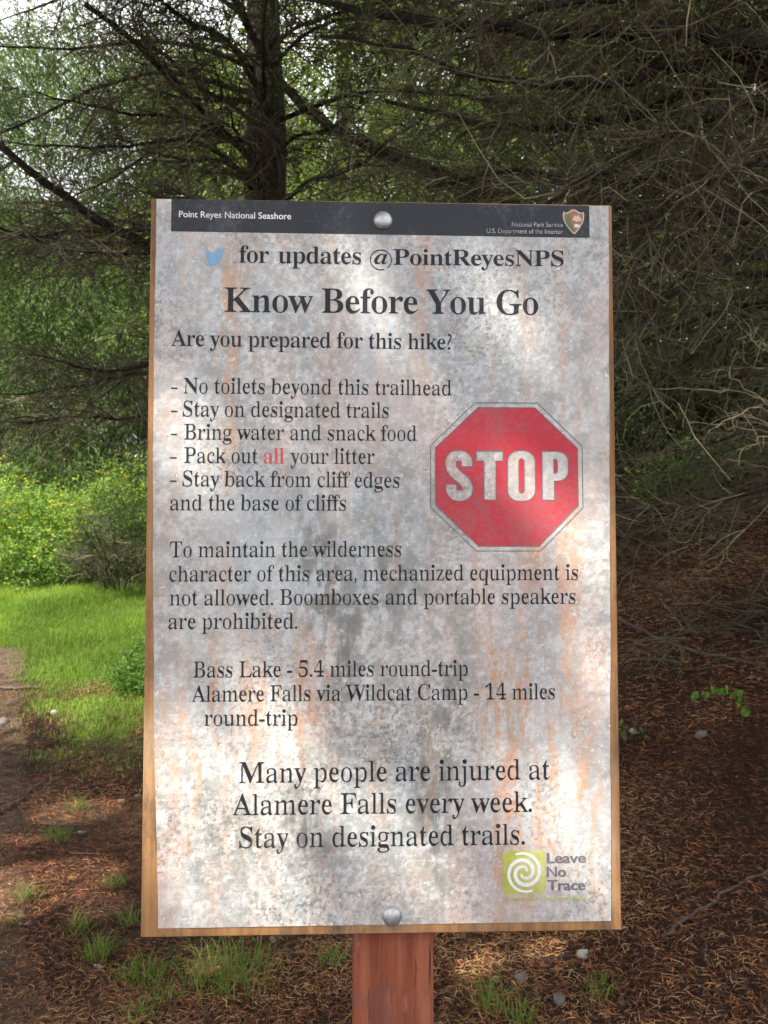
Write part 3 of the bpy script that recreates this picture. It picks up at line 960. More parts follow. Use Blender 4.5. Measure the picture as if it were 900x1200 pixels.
def twig_branch(name, pts, r0, r1, parent, n2=26, n3=7, len2=0.9, len3=0.35, gravity=0.4, t0=0.12, mat='twig', r2=0.006, up=0.0, K=16, n4=0, hang=0.0, S=4):
    """one dead branch: bent main limb with its side twigs and their twiglets, as one mesh"""
    pts = np.asarray(pts, float)
    # smooth resample
    s = np.linspace(0, len(pts) - 1, K)
    i = np.minimum(s.astype(int), len(pts) - 2); f = (s - i)[:, None]
    pm = np.vstack([2 * pts[0] - pts[1], pts, 2 * pts[-1] - pts[-2]])
    p0, p1, p2, p3 = pm[i], pm[i + 1], pm[i + 2], pm[i + 3]
    P = 0.5 * (2 * p1 + (p2 - p0) * f + (2 * p0 - 5 * p1 + 4 * p2 - p3) * f ** 2 + (3 * p1 - p0 - 3 * p2 + p3) * f ** 3)
    Ltot = np.linalg.norm(np.diff(P, axis=0), axis=1).sum()
    P[1:-1] += rng.normal(0, 0.006 * Ltot / 2, P[1:-1].shape)
    P = P[None]
    rr = r0 + (r1 - r0) * np.linspace(0, 1, K) ** 0.8
    rr = rr * (1 + 0.06 * rng.normal(size=K))
    g = Parts()
    g.add(*tubes(P, rr[None], 6)); nlimb = (K - 1) * 6
    t = np.sort(t0 + (1 - t0) * rng.random(n2))[None]
    O, T = lerp_line(P, t)
    O = O[0]; T = T[0]
    side = nrm(np.cross(T, np.array([[0, 0, 1.0]])) + 1e-6)
    sg = rng.choice([-1.0, 1.0], n2)[:, None]
    D = nrm(T * (0.5 + 0.4 * rng.random((n2, 1))) + side * sg * (0.5 + 0.5 * rng.random((n2, 1))) + rng.normal(0, 0.30, (n2, 3)) + np.array([0, 0, up - hang]))
    L = len2 * (0.35 + 0.85 * rng.random(n2)) * (1.15 - 0.7 * t[0])
    P2 = grow(O, D, L, 8, gravity * (0.3 + rng.random(n2)), 0.7, 0.22)
    w = np.linspace(1, 0.32, 8)[None]
    R2 = r2 * (0.55 + 0.7 * rng.random((n2, 1))) * (1.1 - 0.4 * t[0])[:, None] * w
    g.add(*tubes(P2, R2, S))
    t3 = 0.12 + 0.85 * rng.random((n2, n3))
    O3, T3 = lerp_line(P2, t3)
    O3 = O3.reshape(-1, 3); T3 = T3.reshape(-1, 3); n = len(O3)
    D3 = nrm(T3 * 0.7 + rng.normal(0, 0.55, (n, 3)) + np.array([0, 0, -0.15 - hang]))
    L3 = len3 * (0.3 + 0.9 * rng.random(n))
    P3 = grow(O3, D3, L3, 5, gravity * rng.random(n) * 1.2 - 0.15, 1.0, 0.25)
    R3 = 0.0026 * (0.6 + 0.7 * rng.random((n, 1))) * np.linspace(1, 0.45, 5)[None] * (r2 / 0.006) ** 0.5
    g.add(*tubes(P3, R3, 3))
    if n4:
        t4 = 0.2 + 0.75 * rng.random((n, n4))
        O4, T4 = lerp_line(P3, t4)
        O4 = O4.reshape(-1, 3); T4 = T4.reshape(-1, 3); m = len(O4)
        P4 = grow(O4, nrm(T4 * 0.8 + rng.normal(0, 0.6, (m, 3))), 0.4 * len3 * (0.3 + rng.random(m)), 4, 0.2 * rng.random(m), 0.9, 0.2)
        g.add(*tubes(P4, np.full((m, 4), 0.0016) * np.linspace(1, 0.5, 4)[None], 3))
    return g.build(name, [M['limb'], M[mat], M['litwig']], parent, False, nlimb)

def trunk(parent, p0, h, r0, lean=(0, 0), K=18, mat='bark'):
    z = np.linspace(0, 1, K)
    P = np.stack([lean[0] * z + 0.04 * np.sin(z * 9 + p0[0]), lean[1] * z + 0.04 * np.cos(z * 8), -0.25 + z * (h + 0.25)], -1) + np.array([p0[0], p0[1], p0[2]])
    rr = r0 * (1 - 0.85 * z ** 1.1) * (1 + 0.5 * np.exp(-z * h / 0.35))
    S = 16
    V, F = tubes(P[None], rr[None], S)
    V = V + rng.normal(0, 0.06 * r0, V.shape) * np.array([1, 1, 0.3])
    return mesh_np('trunk', V, F, M[mat], parent, None, True)

ORIGIN = np.zeros(3)
def tree_root(name, x, y, label, cat='tree', group=None):
    """an Empty at the foot of the tree; parts are modelled in world metres and shifted to it"""
    z = float(ground(x, y))
    return empty(name, (x, y, z), label, cat, group)

def rel(o):
    """parts are built in world coordinates: undo the parent's offset"""
    o.matrix_parent_inverse = Matrix.Translation(o.parent.location).inverted()
    return o

def fan(root_, tx, ty, z0, z1, n, lmin, lmax, az, azs, droop, **kw):
    """n dead branches off a trunk at (tx, ty), heights z0..z1, azimuth az +- azs (degrees, 0 = +x)"""
    for i in range(n):
        z = z0 + (z1 - z0) * (i + rng.random()) / n
        a = R(az + azs * (2 * rng.random() - 1))
        L = lmin + (lmax - lmin) * rng.random()
        dr = droop * (0.4 + 0.9 * rng.random())
        d = np.array([math.cos(a), math.sin(a), 0])
        sid = np.array([-d[1], d[0], 0]) * rng.normal(0, 0.12) * L
        p = [np.array([tx, ty, z]), np.array([tx, ty, z + 0.05 * L]) + d * L * 0.33 + sid * 0.3, np.array([tx, ty, z - dr * 0.35 * L]) + d * L * 0.68 + sid * 0.8,
             np.array([tx, ty, z - dr * 0.75 * L]) + d * L * 1.0 + sid]
        o = twig_branch('branch', p, 0.012 + 0.012 * L / lmax, 0.004, root_, **kw)
        rel(o)

# ------------------------------------------------------------------ trees
# 1. the dark trunk straight behind the sign
T1 = at(306, 200, 6.0); T1x, T1y = T1[0], T1[1]
t = tree_root('conifer_tree', T1x, T1y, 'big conifer with a dark straight trunk rising behind the sign, tangled in dead branches')
rel(trunk(t, (T1x, T1y, float(ground(T1x, T1y))), 13, 0.19))
hand = [
    ([at(325, 95, 5.9), at(385, 148, 5.6), at(450, 178, 5.2), at(540, 216, 4.7), at(640, 262, 4.2)], 0.035, 0.046),
    ([at(300, 330, 5.9), at(235, 318, 5.4), at(175, 290, 4.9), at(115, 258, 4.5), at(55, 212, 4.2), at(-30, 150, 4.0)], 0.040, 0.018),
    ([at(300, 190, 5.9), at(262, 155, 5.6), at(215, 108, 5.3), at(160, 52, 5.1), at(100, 5, 5.0)], 0.034, 0.016),
    ([at(300, 120, 5.9), at(250, 112, 5.7), at(200, 70, 5.5), at(150, 30, 5.3)], 0.024, 0.010),
    ([at(300, 400, 5.9), at(220, 395, 5.2), at(175, 425, 4.8), at(120, 435, 4.6), at(35, 415, 4.5)], 0.026, 0.006),
    ([at(300, 470, 5.9), at(210, 480, 5.3), at(150, 490, 5.0), at(90, 488, 4.9), at(20, 498, 4.8)], 0.018, 0.005),
    ([at(300, 260, 5.9), at(210, 268, 5.2), at(120, 270, 4.8), at(0, 280, 4.5)], 0.020, 0.006),
    ([at(310, 60, 5.9), at(350, 30, 5.5), at(420, 10, 5.0), at(520, -20, 4.6)], 0.020, 0.008),
]
for p, r0, r1 in hand:
    rel(twig_branch('branch', p, r0, r1, t, n2=38, n3=7, len2=1.0, len3=0.42, gravity=0.5, t0=0.05, n4=1))
fan(t, T1x, T1y, 2.6, 6.6, 20, 1.4, 2.8, 200, 62, 0.25, n2=30, n3=8, len2=0.85, len3=0.38, n4=0)
fan(t, T1x, T1y, 3.6, 6.8, 9, 1.6, 3.0, -20, 70, 0.25, n2=24, n3=7, len2=0.9, len3=0.42, n4=0)

def crown_sprays(root_, cx_, cy_, z0, z1, rad, n, per, c0, c1, keep=None, L=0.55, shape=1.0, clump=0.5, **kw):
    """live crown: sprays set along whorled boughs from a trunk, gaps left between boughs"""
    nb = max(6, int(n / 22))
    zb = z0 + (z1 - z0) * rng.random(nb) ** 1.0
    ab = rng.random(nb) * 2 * math.pi
    rb = rad * (1 - 0.75 * ((zb - z0) / (z1 - z0)) ** shape) * (0.55 + 0.6 * rng.random(nb))
    bi = rng.integers(0, nb, n)
    tt = 0.18 + 0.82 * rng.random(n) ** 0.7
    d = np.stack([np.cos(ab), np.sin(ab), np.zeros(nb)], -1)[bi]
    O = np.array([cx_, cy_, 0]) + d * (rb[bi] * tt)[:, None]
    O[:, 2] = zb[bi] - 0.22 * rb[bi] * tt ** 1.6 + rng.normal(0, 0.10, n)
    O[:, :2] += rng.normal(0, clump * 0.45, (n, 2)) * (0.3 + 0.7 * tt[:, None])
    D = d * 0.8 + np.stack([-d[:, 1], d[:, 0], d[:, 2]], -1) * rng.normal(0, 0.7, (n, 1)) + np.array([0, 0, -0.45]) + rng.normal(0, 0.2, (n, 3))
    if keep is not None:
        m = keep(O)
        O, D = O[m], D[m]
    n = len(O)
    if n == 0:
        return None
    V, F, Cc = sprays(O, D, L * (0.6 + 0.8 * rng.random(n)), per, c0, c1, **kw)
    o = mesh_np('crown', V, F, M['leaf'], root_, Cc)
    return rel(o)

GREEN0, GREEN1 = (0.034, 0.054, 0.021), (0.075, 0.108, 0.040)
fan(t, T1x, T1y, 3.9, 6.4, 9, 0.9, 1.8, 265, 40, 0.2, n2=24, n3=8, len2=0.7, len3=0.36)
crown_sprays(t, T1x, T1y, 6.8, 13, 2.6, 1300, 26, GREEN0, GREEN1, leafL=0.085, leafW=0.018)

# 2. tree off the right edge that sends the long limb across the top
T2x, T2y = 2.75, 4.3
t = tree_root('spruce_tree', T2x, T2y, 'spruce at the right edge whose long dark limb crosses the top of the view')
rel(trunk(t, (T2x, T2y, float(ground(T2x, T2y))), 12, 0.22, (0.2, 0.2)))
hand = [
    ([(T2x, T2y, 4.15), at(900, 50, 3.7), at(800, 36, 3.5), at(700, 40, 3.4), at(600, 36, 3.4), at(510, 22, 3.5), at(430, 12, 3.7), at(330, -6, 4.0)], 0.052, 0.014, 60, 0.2),
    ([(T2x, T2y, 3.75), at(900, 92, 3.9), at(800, 112, 3.9), at(720, 140, 3.9), at(640, 151, 4.0), at(560, 142, 4.1), at(450, 118, 4.3)], 0.036, 0.011, 60, 0.5),
    ([(T2x, T2y, 3.3), at(900, 243, 4.0), at(810, 252, 3.9), at(720, 264, 3.9), at(600, 300, 4.0)], 0.036, 0.012, 50, 0.6),
    ([(T2x, T2y, 3.6), at(880, 120, 3.5), at(800, 150, 3.3), at(720, 190, 3.2), at(640, 240, 3.2)], 0.020, 0.006, 50, 0.5),
    ([(T2x, T2y, 3.4), at(890, 190, 3.4), at(820, 230, 3.3), at(760, 270, 3.2), at(700, 330, 3.2)], 0.018, 0.006, 45, 0.7),
    ([(T2x, T2y, 4.6), at(880, -10, 3.6), at(780, -5, 3.2), at(660, 5, 3.0), at(560, 40, 2.9)], 0.026, 0.008, 45, 0.5),
    ([(T2x, T2y, 2.9), at(890, 300, 3.9), at(810, 330, 3.7), at(740, 390, 3.6), at(690, 470, 3.6)], 0.026, 0.008, 36, 0.5),
    ([(T2x, T2y, 3.9), at(880, 70, 3.8), at(790, 80, 3.6), at(690, 100, 3.5), at(580, 95, 3.5), at(480, 60, 3.6), at(380, 45, 3.8)], 0.030, 0.008, 44, 0.4),
    ([(T2x, T2y, 3.2), at(890, 215, 3.8), at(790, 205, 3.7), at(700, 215, 3.6), at(600, 200, 3.6), at(500, 220, 3.7)], 0.026, 0.007, 40, 0.4),
]
for p, r0, r1, n2, gv in hand:
    rel(twig_branch('branch', p, r0, r1, t, n2=int(n2 * 0.8), n3=7, len2=1.0, len3=0.45, gravity=gv, t0=0.12, n4=1, K=20))
fan(t, T2x, T2y, 2.7, 5.0, 20, 1.2, 2.8, 158, 48, 0.28, n2=24, n3=7, len2=1.0, len3=0.45, n4=0, hang=0.05)
fan(t, T2x, T2y, 1.7, 2.8, 7, 0.7, 1.5, 150, 60, 0.2, n2=20, n3=6, len2=0.6, len3=0.30)
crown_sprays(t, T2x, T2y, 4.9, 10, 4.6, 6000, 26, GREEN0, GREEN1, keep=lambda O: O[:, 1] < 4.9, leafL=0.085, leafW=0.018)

# 3. drooping green tree on the left, its trunk beyond the frame
T3x, T3y = -7.4, 13.4
t = tree_root('cypress_tree', T3x, T3y, 'drooping green conifer hanging over the clearing at the left edge')
rel(trunk(t, (T3x, T3y, float(ground(T3x, T3y))), 11, 0.24))
rel(twig_branch('branch', [(T3x, T3y, 6.4), (-6.2, 12.9, 6.6), (-5.0, 12.4, 6.4), (-3.8, 12.0, 5.9)], 0.04, 0.008, t, n2=30, n3=6, len2=1.0))
rel(twig_branch('branch', [(T3x, T3y, 4.4), (-6.2, 13.0, 4.7), (-5.0, 12.6, 4.5), (-3.6, 12.2, 4.0)], 0.035, 0.008, t, n2=30, n3=6, len2=1.0))
nS = 6600
zz = 2.7 + 7.6 * rng.random(nS) ** 0.9
O = np.stack([-7.2 + 4.6 * rng.random(nS) ** 1.1, 11.8 + 2.6 * rng.random(nS), zz], -1)
gap = fbm(O[:, 0] * 0.8 + 7, O[:, 2] * 0.8, 3, 201)
keep = (gap > 0.35 + 0.09 * (O[:, 2] > 6.8)) 
O = O[keep]
D = np.stack([0.5 + rng.normal(0, 0.5, len(O)), -0.2 + rng.normal(0, 0.4, len(O)), -0.8 + rng.normal(0, 0.25, len(O))], -1)
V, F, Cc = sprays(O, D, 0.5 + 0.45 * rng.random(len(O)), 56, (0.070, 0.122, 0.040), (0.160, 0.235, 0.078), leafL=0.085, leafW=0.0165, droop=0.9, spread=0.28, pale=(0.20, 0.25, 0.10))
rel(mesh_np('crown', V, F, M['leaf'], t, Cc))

# 4. trees further back
def back_tree(name, x, y, h, rad, z0, label, c0, c1, n=1300, r=0.17, fan_n=0, per=26, L=0.8, leafL=0.12, leafW=0.026, group='trees behind the sign'):
    t = tree_root(name, x, y, label, 'tree', group)
    zg = float(ground(x, y))
    rel(trunk(t, (x, y, zg), h, r))
    crown_sprays(t, x, y, zg + z0, zg + h + 0.3, rad, n, per, c0, c1, L=L, leafL=leafL, leafW=leafW, pale=(c1[0] * 1.6, c1[1] * 1.5, c1[2] * 1.4), pf=0.1)
    if fan_n:
        fan(t, x, y, zg + 1.2, zg + z0 + 2.5, fan_n, 1.2, 2.6, 250, 95, 0.35, n2=26, n3=7, len2=0.9, len3=0.45, r2=0.007)
    return t
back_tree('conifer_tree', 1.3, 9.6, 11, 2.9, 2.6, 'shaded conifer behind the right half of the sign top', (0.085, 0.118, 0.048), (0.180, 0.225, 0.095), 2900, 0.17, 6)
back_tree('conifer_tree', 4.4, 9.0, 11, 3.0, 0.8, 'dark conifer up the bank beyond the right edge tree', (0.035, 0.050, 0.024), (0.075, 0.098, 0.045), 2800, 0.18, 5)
back_tree('conifer_tree', -0.6, 12.0, 13, 3.2, 2.5, 'farther conifer seen past the dark trunk above the sign', (0.085, 0.120, 0.048), (0.185, 0.235, 0.100), 2900, 0.19, 3)
back_tree('conifer_tree', 3.2, 12.5, 13, 3.4, 1.0, 'tall conifer deep in the wood right of the sign', (0.080, 0.112, 0.045), (0.170, 0.215, 0.090), 3000, 0.2, 2)
back_tree('conifer_tree', 7.0, 13.0, 13, 3.6, 0.6, 'conifer high on the bank at the far right of the wood', (0.028, 0.05, 0.018), (0.06, 0.09, 0.028), 1800, 0.2)
back_tree('broadleaf_tree', -3.8, 16.5, 9.5, 3.2, 1.0, 'bright leafy tree standing behind the flowering bushes', (0.065, 0.115, 0.025), (0.15, 0.22, 0.05), 1900, 0.16, 0, 30, 0.7, 0.13, 0.05)
back_tree('broadleaf_tree', -8.3, 17.0, 7.0, 2.8, 0.8, 'pale leafy tree behind the bushes at the left edge', (0.075, 0.13, 0.03), (0.17, 0.24, 0.06), 1300, 0.14, 0, 30, 0.7, 0.13, 0.05)

# far wood closing the view
far = Parts()
nF = 7000
ang = R(62) + R(66) * rng.random(nF)
rad = 19 + 9 * rng.random(nF)
O = np.stack([rad * np.cos(ang), rad * np.sin(ang), np.zeros(nF)], -1)
hz = 7.0 + 4.0 / (1 + np.exp(-(O[:, 0] + 4) * 0.5)) + 2.0 * vnoise(O[:, 0] * 0.6, O[:, 1] * 0.3, 301)
O[:, 2] = ground(O[:, 0], O[:, 1]) + hz * rng.random(nF) ** 0.8
V, F, Cc = sprays(O, rng.normal(0, 0.6, (nF, 3)) + np.array([0, 0, -0.6]), 1.0 + 0.6 * rng.random(nF), 24, (0.05, 0.085, 0.025), (0.115, 0.165, 0.045), leafL=0.22, leafW=0.07)
far.add(V, F, Cc)
tag(far.build('far_wood', M['leaf']), kind='stuff')

# 5. unseen tree added behind the reader to throw the dappled shade
T5x, T5y = -4.3, -1.8
t = tree_root('added_shade_tree', T5x, T5y, 'unseen tall conifer added behind the viewer, its high boughs set to shade the sign')
rel(trunk(t, (T5x, T5y, float(ground(T5x, T5y))), 10, 0.22))
nS = 7500
O = np.stack([-6.4 + 7.6 * rng.random(nS), -3.2 + 7.2 * rng.random(nS), 5.3 + 2.4 * rng.random(nS)], -1)
SUNV = np.array(TO_SUN)
sh = O - SUNV * ((O[:, 2:] - 0.4) / SUNV[2])
gp = fbm(O[:, 0] * 1.3, O[:, 1] * 1.3, 3, 401)
O = O[(gp > 0.25) & ~((sh[:, 0] < -0.9) & (sh[:, 1] > 6.0))]
V, F, Cc = sprays(O, rng.normal(0, 0.6, O.shape) + np.array([0, 0, -0.3]), 0.5 + 0.4 * rng.random(len(O)), 26, GREEN0, GREEN1, leafL=0.11, leafW=0.044)
# leaves cut away along sun rays to place light patches on sign and litter
SX, SZ = np.array([math.cos(0.0329), math.sin(0.0329), 0.0]), np.array([0, 0, 1.0])
holes = [(np.array(S0) + SX * u + SZ * w, r) for u, w, r in ((-0.235, -0.31, 0.085), (-0.16, -0.40, 0.06), (-0.10, -0.25, 0.06), (0.05, -0.37, 0.05), (0.225, 0.055, 0.045), (0.285, 0.02, 0.05),
         (0.265, -0.35, 0.07), (-0.012, 0.35, 0.045), (-0.27, -0.26, 0.05), (0.30, -0.17, 0.05), (0.15, 0.33, 0.05), (-0.25, 0.15, 0.05))]
for u, v, r in ((90, 950, 0.20), (50, 1040, 0.28), (12, 1030, 0.20), (120, 1065, 0.12), (560, 1130, 0.10), (640, 1115, 0.08), (30, 985, 0.08), (250, 1130, 0.08)):
    gx_, gy_ = on_ground(u, v)
    holes.append((np.array(gpoint(gx_, gy_)), r))
cen = V.reshape(-1, 4, 3).mean(1)
ok = np.ones(len(cen), bool)
for p, r in holes:
    d = cen - p
    ok &= np.linalg.norm(d - (d @ SUNV)[:, None] * SUNV, axis=1) > r
V = V.reshape(-1, 4, 3)[ok].reshape(-1, 3); Cc = Cc.reshape(-1, 4, 3)[ok].reshape(-1, 3); F = F[:ok.sum()]
rel(mesh_np('crown', V, F, M['leaf'], t, Cc))
nl = 14
P0 = np.tile(np.array([[T5x, T5y, 0.0]]), (nl, 1)); P0[:, 2] = 5.0 + 2.5 * rng.random(nl)
a = R(48) + rng.normal(0, 0.45, nl)
Pl = grow(P0, np.stack([np.cos(a), np.sin(a), 0.1 * np.ones(nl)], -1), 4.0 + 2.2 * rng.random(nl), 10, 0.15 * np.ones(nl), 0.4, 0.12)
V, F = tubes(Pl, 0.035 * np.linspace(1, 0.2, 10)[None].repeat(nl, 0), 6)
rel(mesh_np('limbs', V, F, M['bark'], t))

# ------------------------------------------------------------------ bushes
def bush(name, x, y, rx, ry, h, n, label, c0, c1, group=None, leafL=0.05, leafW=0.026, flowers=0, stems=40, pale=None, per=14, cat='bush', stem_mat='stem', fl_col=(0.80, 0.66, 0.05)):
    zg = float(ground(x, y))
    t = empty(name, (x, y, zg), label, cat, group)
    a = rng.random(n) * 2 * math.pi; u = rng.random(n) ** 0.5
    cx_ = x + rx * u * np.cos(a); cy_ = y + ry * u * np.sin(a)
    lump = 0.75 + 0.5 * vnoise(cx_ * 2.2, cy_ * 2.2, 501)
    top = h * np.sqrt(np.maximum(0, 1 - 0.85 * u ** 2)) * lump
    O = np.stack([cx_, cy_, ground(cx_, cy_) + top * (0.06 + 0.94 * rng.random(n) ** 0.55)], -1)
    D = np.stack([np.cos(a) * 0.5, np.sin(a) * 0.5, np.full(n, 0.45)], -1) + rng.normal(0, 0.45, (n, 3))
    V, F, Cc = sprays(O, D, (0.16 + 0.18 * rng.random(n)) * min(1.0, h / 0.3), per, c0, c1, leafL=leafL, leafW=leafW, spread=0.5, pale=pale, droop=0.35)
    rel(mesh_np('foliage', V, F, M['leaf'], t, Cc))
    if stems:
        i = rng.integers(0, n, stems)
        P0 = np.stack([x + (O[i, 0] - x) * 0.3, y + (O[i, 1] - y) * 0.3, np.zeros(stems)], -1)
        P0[:, 2] = ground(P0[:, 0], P0[:, 1]) - 0.03
        d = O[i] - P0
        P = grow(P0, d + np.array([0, 0, 0.25]), np.linalg.norm(d, axis=1), 7, 0.3 * np.ones(stems), 0.4, 0.12)
        V, F = tubes(P, 0.009 * (0.5 + rng.random((stems, 1))) * np.linspace(1, 0.35, 7)[None], 4)
        rel(mesh_np('stems', V, F, M[stem_mat], t))
    if flowers:
        i = np.where(O[:, 2] - ground(O[:, 0], O[:, 1]) > 0.55 * top)[0]
        i = rng.choice(i, flowers)
        c = O[i] + D[i] * 0.22 + rng.normal(0, 0.05, (flowers, 3))
        q = Parts()
        for k in range(5):
            an = k * 2 * math.pi / 5
            dd = nrm(np.stack([np.full(flowers, math.cos(an)), np.full(flowers, math.sin(an)), np.full(flowers, 0.35)], -1) + rng.normal(0, 0.3, (flowers, 3)))
            ss = nrm(np.cross(dd, np.array([[0, 0, 1.0]])))
            V, F = leaf_quads(c, dd, ss, 0.028 * np.ones(flowers), 0.022 * np.ones(flowers))
            q.add(V, F, np.repeat(np.array(fl_col) * (0.8 + 0.4 * rng.random((flowers, 1))), 4, 0))
        tag(rel(q.build('flowers', M['petal'], t)), kind='stuff')
    return t

LG0, LG1 = (0.155, 0.265, 0.066), (0.310, 0.440, 0.140)
def bush_at(name, u, v, *a, **k):
    x, y = on_ground(u, v)
    return bush(name, x, y, *a, **k)
GB = 'yellow flowering bushes beyond the grass'
bush_at('flowering_bush', 20, 690, 1.25, 0.9, 1.75, 1500, 'flowering bush at the left edge, its pale top dotted with yellow', LG0, LG1, group=GB, flowers=420, pale=(0.44, 0.52, 0.20))
bush_at('flowering_bush', 95, 684, 1.0, 0.8, 1.5, 1200, 'middle flowering bush with dark gaps low down in its leaves', LG0, (0.27, 0.39, 0.11), group=GB, flowers=260, pale=(0.42, 0.50, 0.19))
bush_at('flowering_bush', 175, 672, 1.2, 0.8, 1.9, 1100, 'flowering bush partly hidden by the left edge of the sign', (0.13, 0.22, 0.055), (0.26, 0.37, 0.10), group=GB, flowers=160)
bush_at('flowering_bush', -70, 660, 1.6, 1.2, 2.2, 1400, 'taller flowering bush set back at the far left', LG0, LG1, group=GB, flowers=260, pale=(0.44, 0.52, 0.20))
# grey twiggy bush right against the sign
x, y = on_ground(155, 690)
t = bush('twiggy_bush', x + 0.15, y - 0.4, 0.75, 0.6, 1.35, 800, 'dull grey green twiggy bush beside the left edge of the sign', (0.035, 0.05, 0.025), (0.075, 0.10, 0.045), stems=40, per=14, leafL=0.045, leafW=0.014, stem_mat='twig')
for i in range(10):
    a = rng.random() * 6.28; L = 0.8 + 0.6 * rng.random()
    p0 = np.array([x + 0.15 * math.cos(a), y - 0.5 + 0.15 * math.sin(a), float(ground(x, y))])
    d = np.array([math.cos(a) * 0.7, math.sin(a) * 0.7, 0.8])
    rel(twig_branch('branch', [p0, p0 + d * L * 0.5, p0 + d * L + np.array([0, 0, -0.15])], 0.012, 0.003, t, n2=22, n3=6, len2=0.45, len3=0.22, gravity=0.2))

# dark understorey on the right
for (x, y, r_, h_, n_, lab) in ((2.3, 8.6, 1.2, 2.6, 900, 'dark evergreen shrub close behind the right edge of the sign'),
        (3.7, 8.3, 1.3, 2.4, 900, 'dark evergreen shrub on the bank crest above the leafy plants'),
        (5.0, 8.6, 1.4, 2.8, 900, 'dark evergreen shrub on the bank at the right edge'),
        (1.2, 8.2, 1.1, 2.4, 700, 'dark evergreen shrub mostly hidden by the right half of the sign'),
        (4.4, 10.6, 1.8, 4.2, 1100, 'tallest dark evergreen shrub behind the bank crest')):
    bush('evergreen_shrub', x, y, r_, r_ * 0.8, h_, n_, lab, (0.022, 0.042, 0.015), (0.055, 0.085, 0.026), group='dark evergreen shrubs on the bank', stems=26, leafL=0.07, leafW=0.026, per=16, cat='shrub')
GS = 'low leafy plants under the dark trees'
def shrub_px(u, v, Yd, rx, h, n, label, c0, c1, **k):
    p = at(u, v, Yd)
    return bush('leafy_shrub', p[0], p[1], rx, rx, h, n, label, c0, c1, group=GS, stems=14, cat='shrub', **k)
for (u, v, rx, h, n, lab, c0, c1) in (
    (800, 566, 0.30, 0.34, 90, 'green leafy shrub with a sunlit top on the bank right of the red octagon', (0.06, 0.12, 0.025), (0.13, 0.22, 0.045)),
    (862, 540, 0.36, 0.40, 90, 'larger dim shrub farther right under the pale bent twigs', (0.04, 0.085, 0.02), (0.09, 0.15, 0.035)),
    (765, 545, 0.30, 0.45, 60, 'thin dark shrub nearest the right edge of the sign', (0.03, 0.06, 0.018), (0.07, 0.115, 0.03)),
    (735, 850, 0.03, 0.07, 5, 'tiny green plant touching the right edge of the board', (0.06, 0.13, 0.025), (0.12, 0.22, 0.05))):
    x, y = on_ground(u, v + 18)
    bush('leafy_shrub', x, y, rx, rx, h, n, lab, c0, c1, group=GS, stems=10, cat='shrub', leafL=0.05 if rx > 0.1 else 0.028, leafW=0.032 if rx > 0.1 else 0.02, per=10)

# the trailing vine sprig with bright leaves
def leafy_sprig(u0, v0, pts, label, nl, ls):
    gx_, gy_ = on_ground(u0, v0)
    base = np.array(gpoint(gx_, gy_))
    t = empty('vine_sprig', tuple(base), label, 'plant')
    P = np.array([[base + np.array(p) for p in pts]])
    V, F = tubes(P, np.full((1, len(pts)), 0.0028), 5)
    rel(mesh_np('stem', V, F, M['stem'], t))
    tt = np.linspace(0.15, 0.99, nl)[None]
    O, T = lerp_line(P, tt); O = O[0]; T = T[0]
    g = Parts()
    for i in range(nl):
        for k in range(3):                       # three leaflets to a leaf
            a = (k - 1) * 1.0 + rng.normal(0, 0.2)
            sd = (-1) ** i
            d = nrm(np.array([T[i, 0] * 0.5 + sd * 0.3 + math.sin(a) * 0.6, -0.5 + 0.2 * rng.normal(), 0.4 + math.cos(a) * 0.3]))
            s = nrm(np.cross(d, np.array([0, -0.8, 0.6])))
            V, F = leaf_hex(O[i][None] + rng.normal(0, 0.006, (1, 3)), d[None], s[None], np.array([ls * (0.7 + 0.6 * rng.random())]), np.array([ls * 0.7]))
            g.add(V, F, np.repeat(leaf_cols(1, (0.10, 0.22, 0.04), (0.16, 0.32, 0.06)), 6, 0))
    rel(g.build('leaves', M['leaf'], t))
leafy_sprig(870, 850, [(0, 0, 0), (-0.02, -0.05, 0.10), (-0.08, -0.07, 0.17), (-0.17, -0.08, 0.17), (-0.27, -0.08, 0.14)], 'trailing sprig with bright green leaves over the dark bank at the right', 7, 0.050)

# dead brush heap and pale bent twigs on the bank
def heap(u, v, w, h, n, label, mat='twig', name='brush_pile', lenr=(0.5, 1.2)):
    x, y = on_ground(u, v)
    t = empty(name, gpoint(x, y), label, 'brush')
    P0 = np.stack([x + w * (rng.random(n) - 0.5) * 2, y + w * (rng.random(n) - 0.5), np.zeros(n)], -1)
    P0[:, 2] = ground(P0[:, 0], P0[:, 1]) + h * rng.random(n) ** 1.5
    a = rng.random(n) * 6.28
    D = np.stack([np.cos(a), np.sin(a), rng.normal(0.15, 0.35, n)], -1)
    P = grow(P0, D, lenr[0] + (lenr[1] - lenr[0]) * rng.random(n), 9, 0.55 * np.ones(n), 1.1, 0.2)
    P[..., 2] = np.maximum(P[..., 2], ground(P[..., 0], P[..., 1]) + 0.005)
    g = Parts()
    g.add(*tubes(P, (0.0035 + 0.004 * rng.random((n, 1))) * np.linspace(1, 0.35, 9)[None], 4))
    t3 = rng.random((n, 5))
    O3, T3 = lerp_line(P, t3); O3 = O3.reshape(-1, 3); T3 = T3.reshape(-1, 3); m = len(O3)
    P3 = grow(O3, T3 + rng.normal(0, 0.7, (m, 3)), 0.15 + 0.25 * rng.random(m), 5, 0.2 * np.ones(m), 0.9, 0.2)
    g.add(*tubes(P3, np.full((m, 5), 0.0022) * np.linspace(1, 0.5, 5)[None], 3))
    rel(g.build('twigs', M[mat], t))
heap(780, 640, 0.9, 0.50, 150, 'tangled heap of grey dead twigs on the bank right of the red octagon')
heap(900, 560, 1.1, 0.7, 120, 'dead brush heap higher on the bank at the right edge')
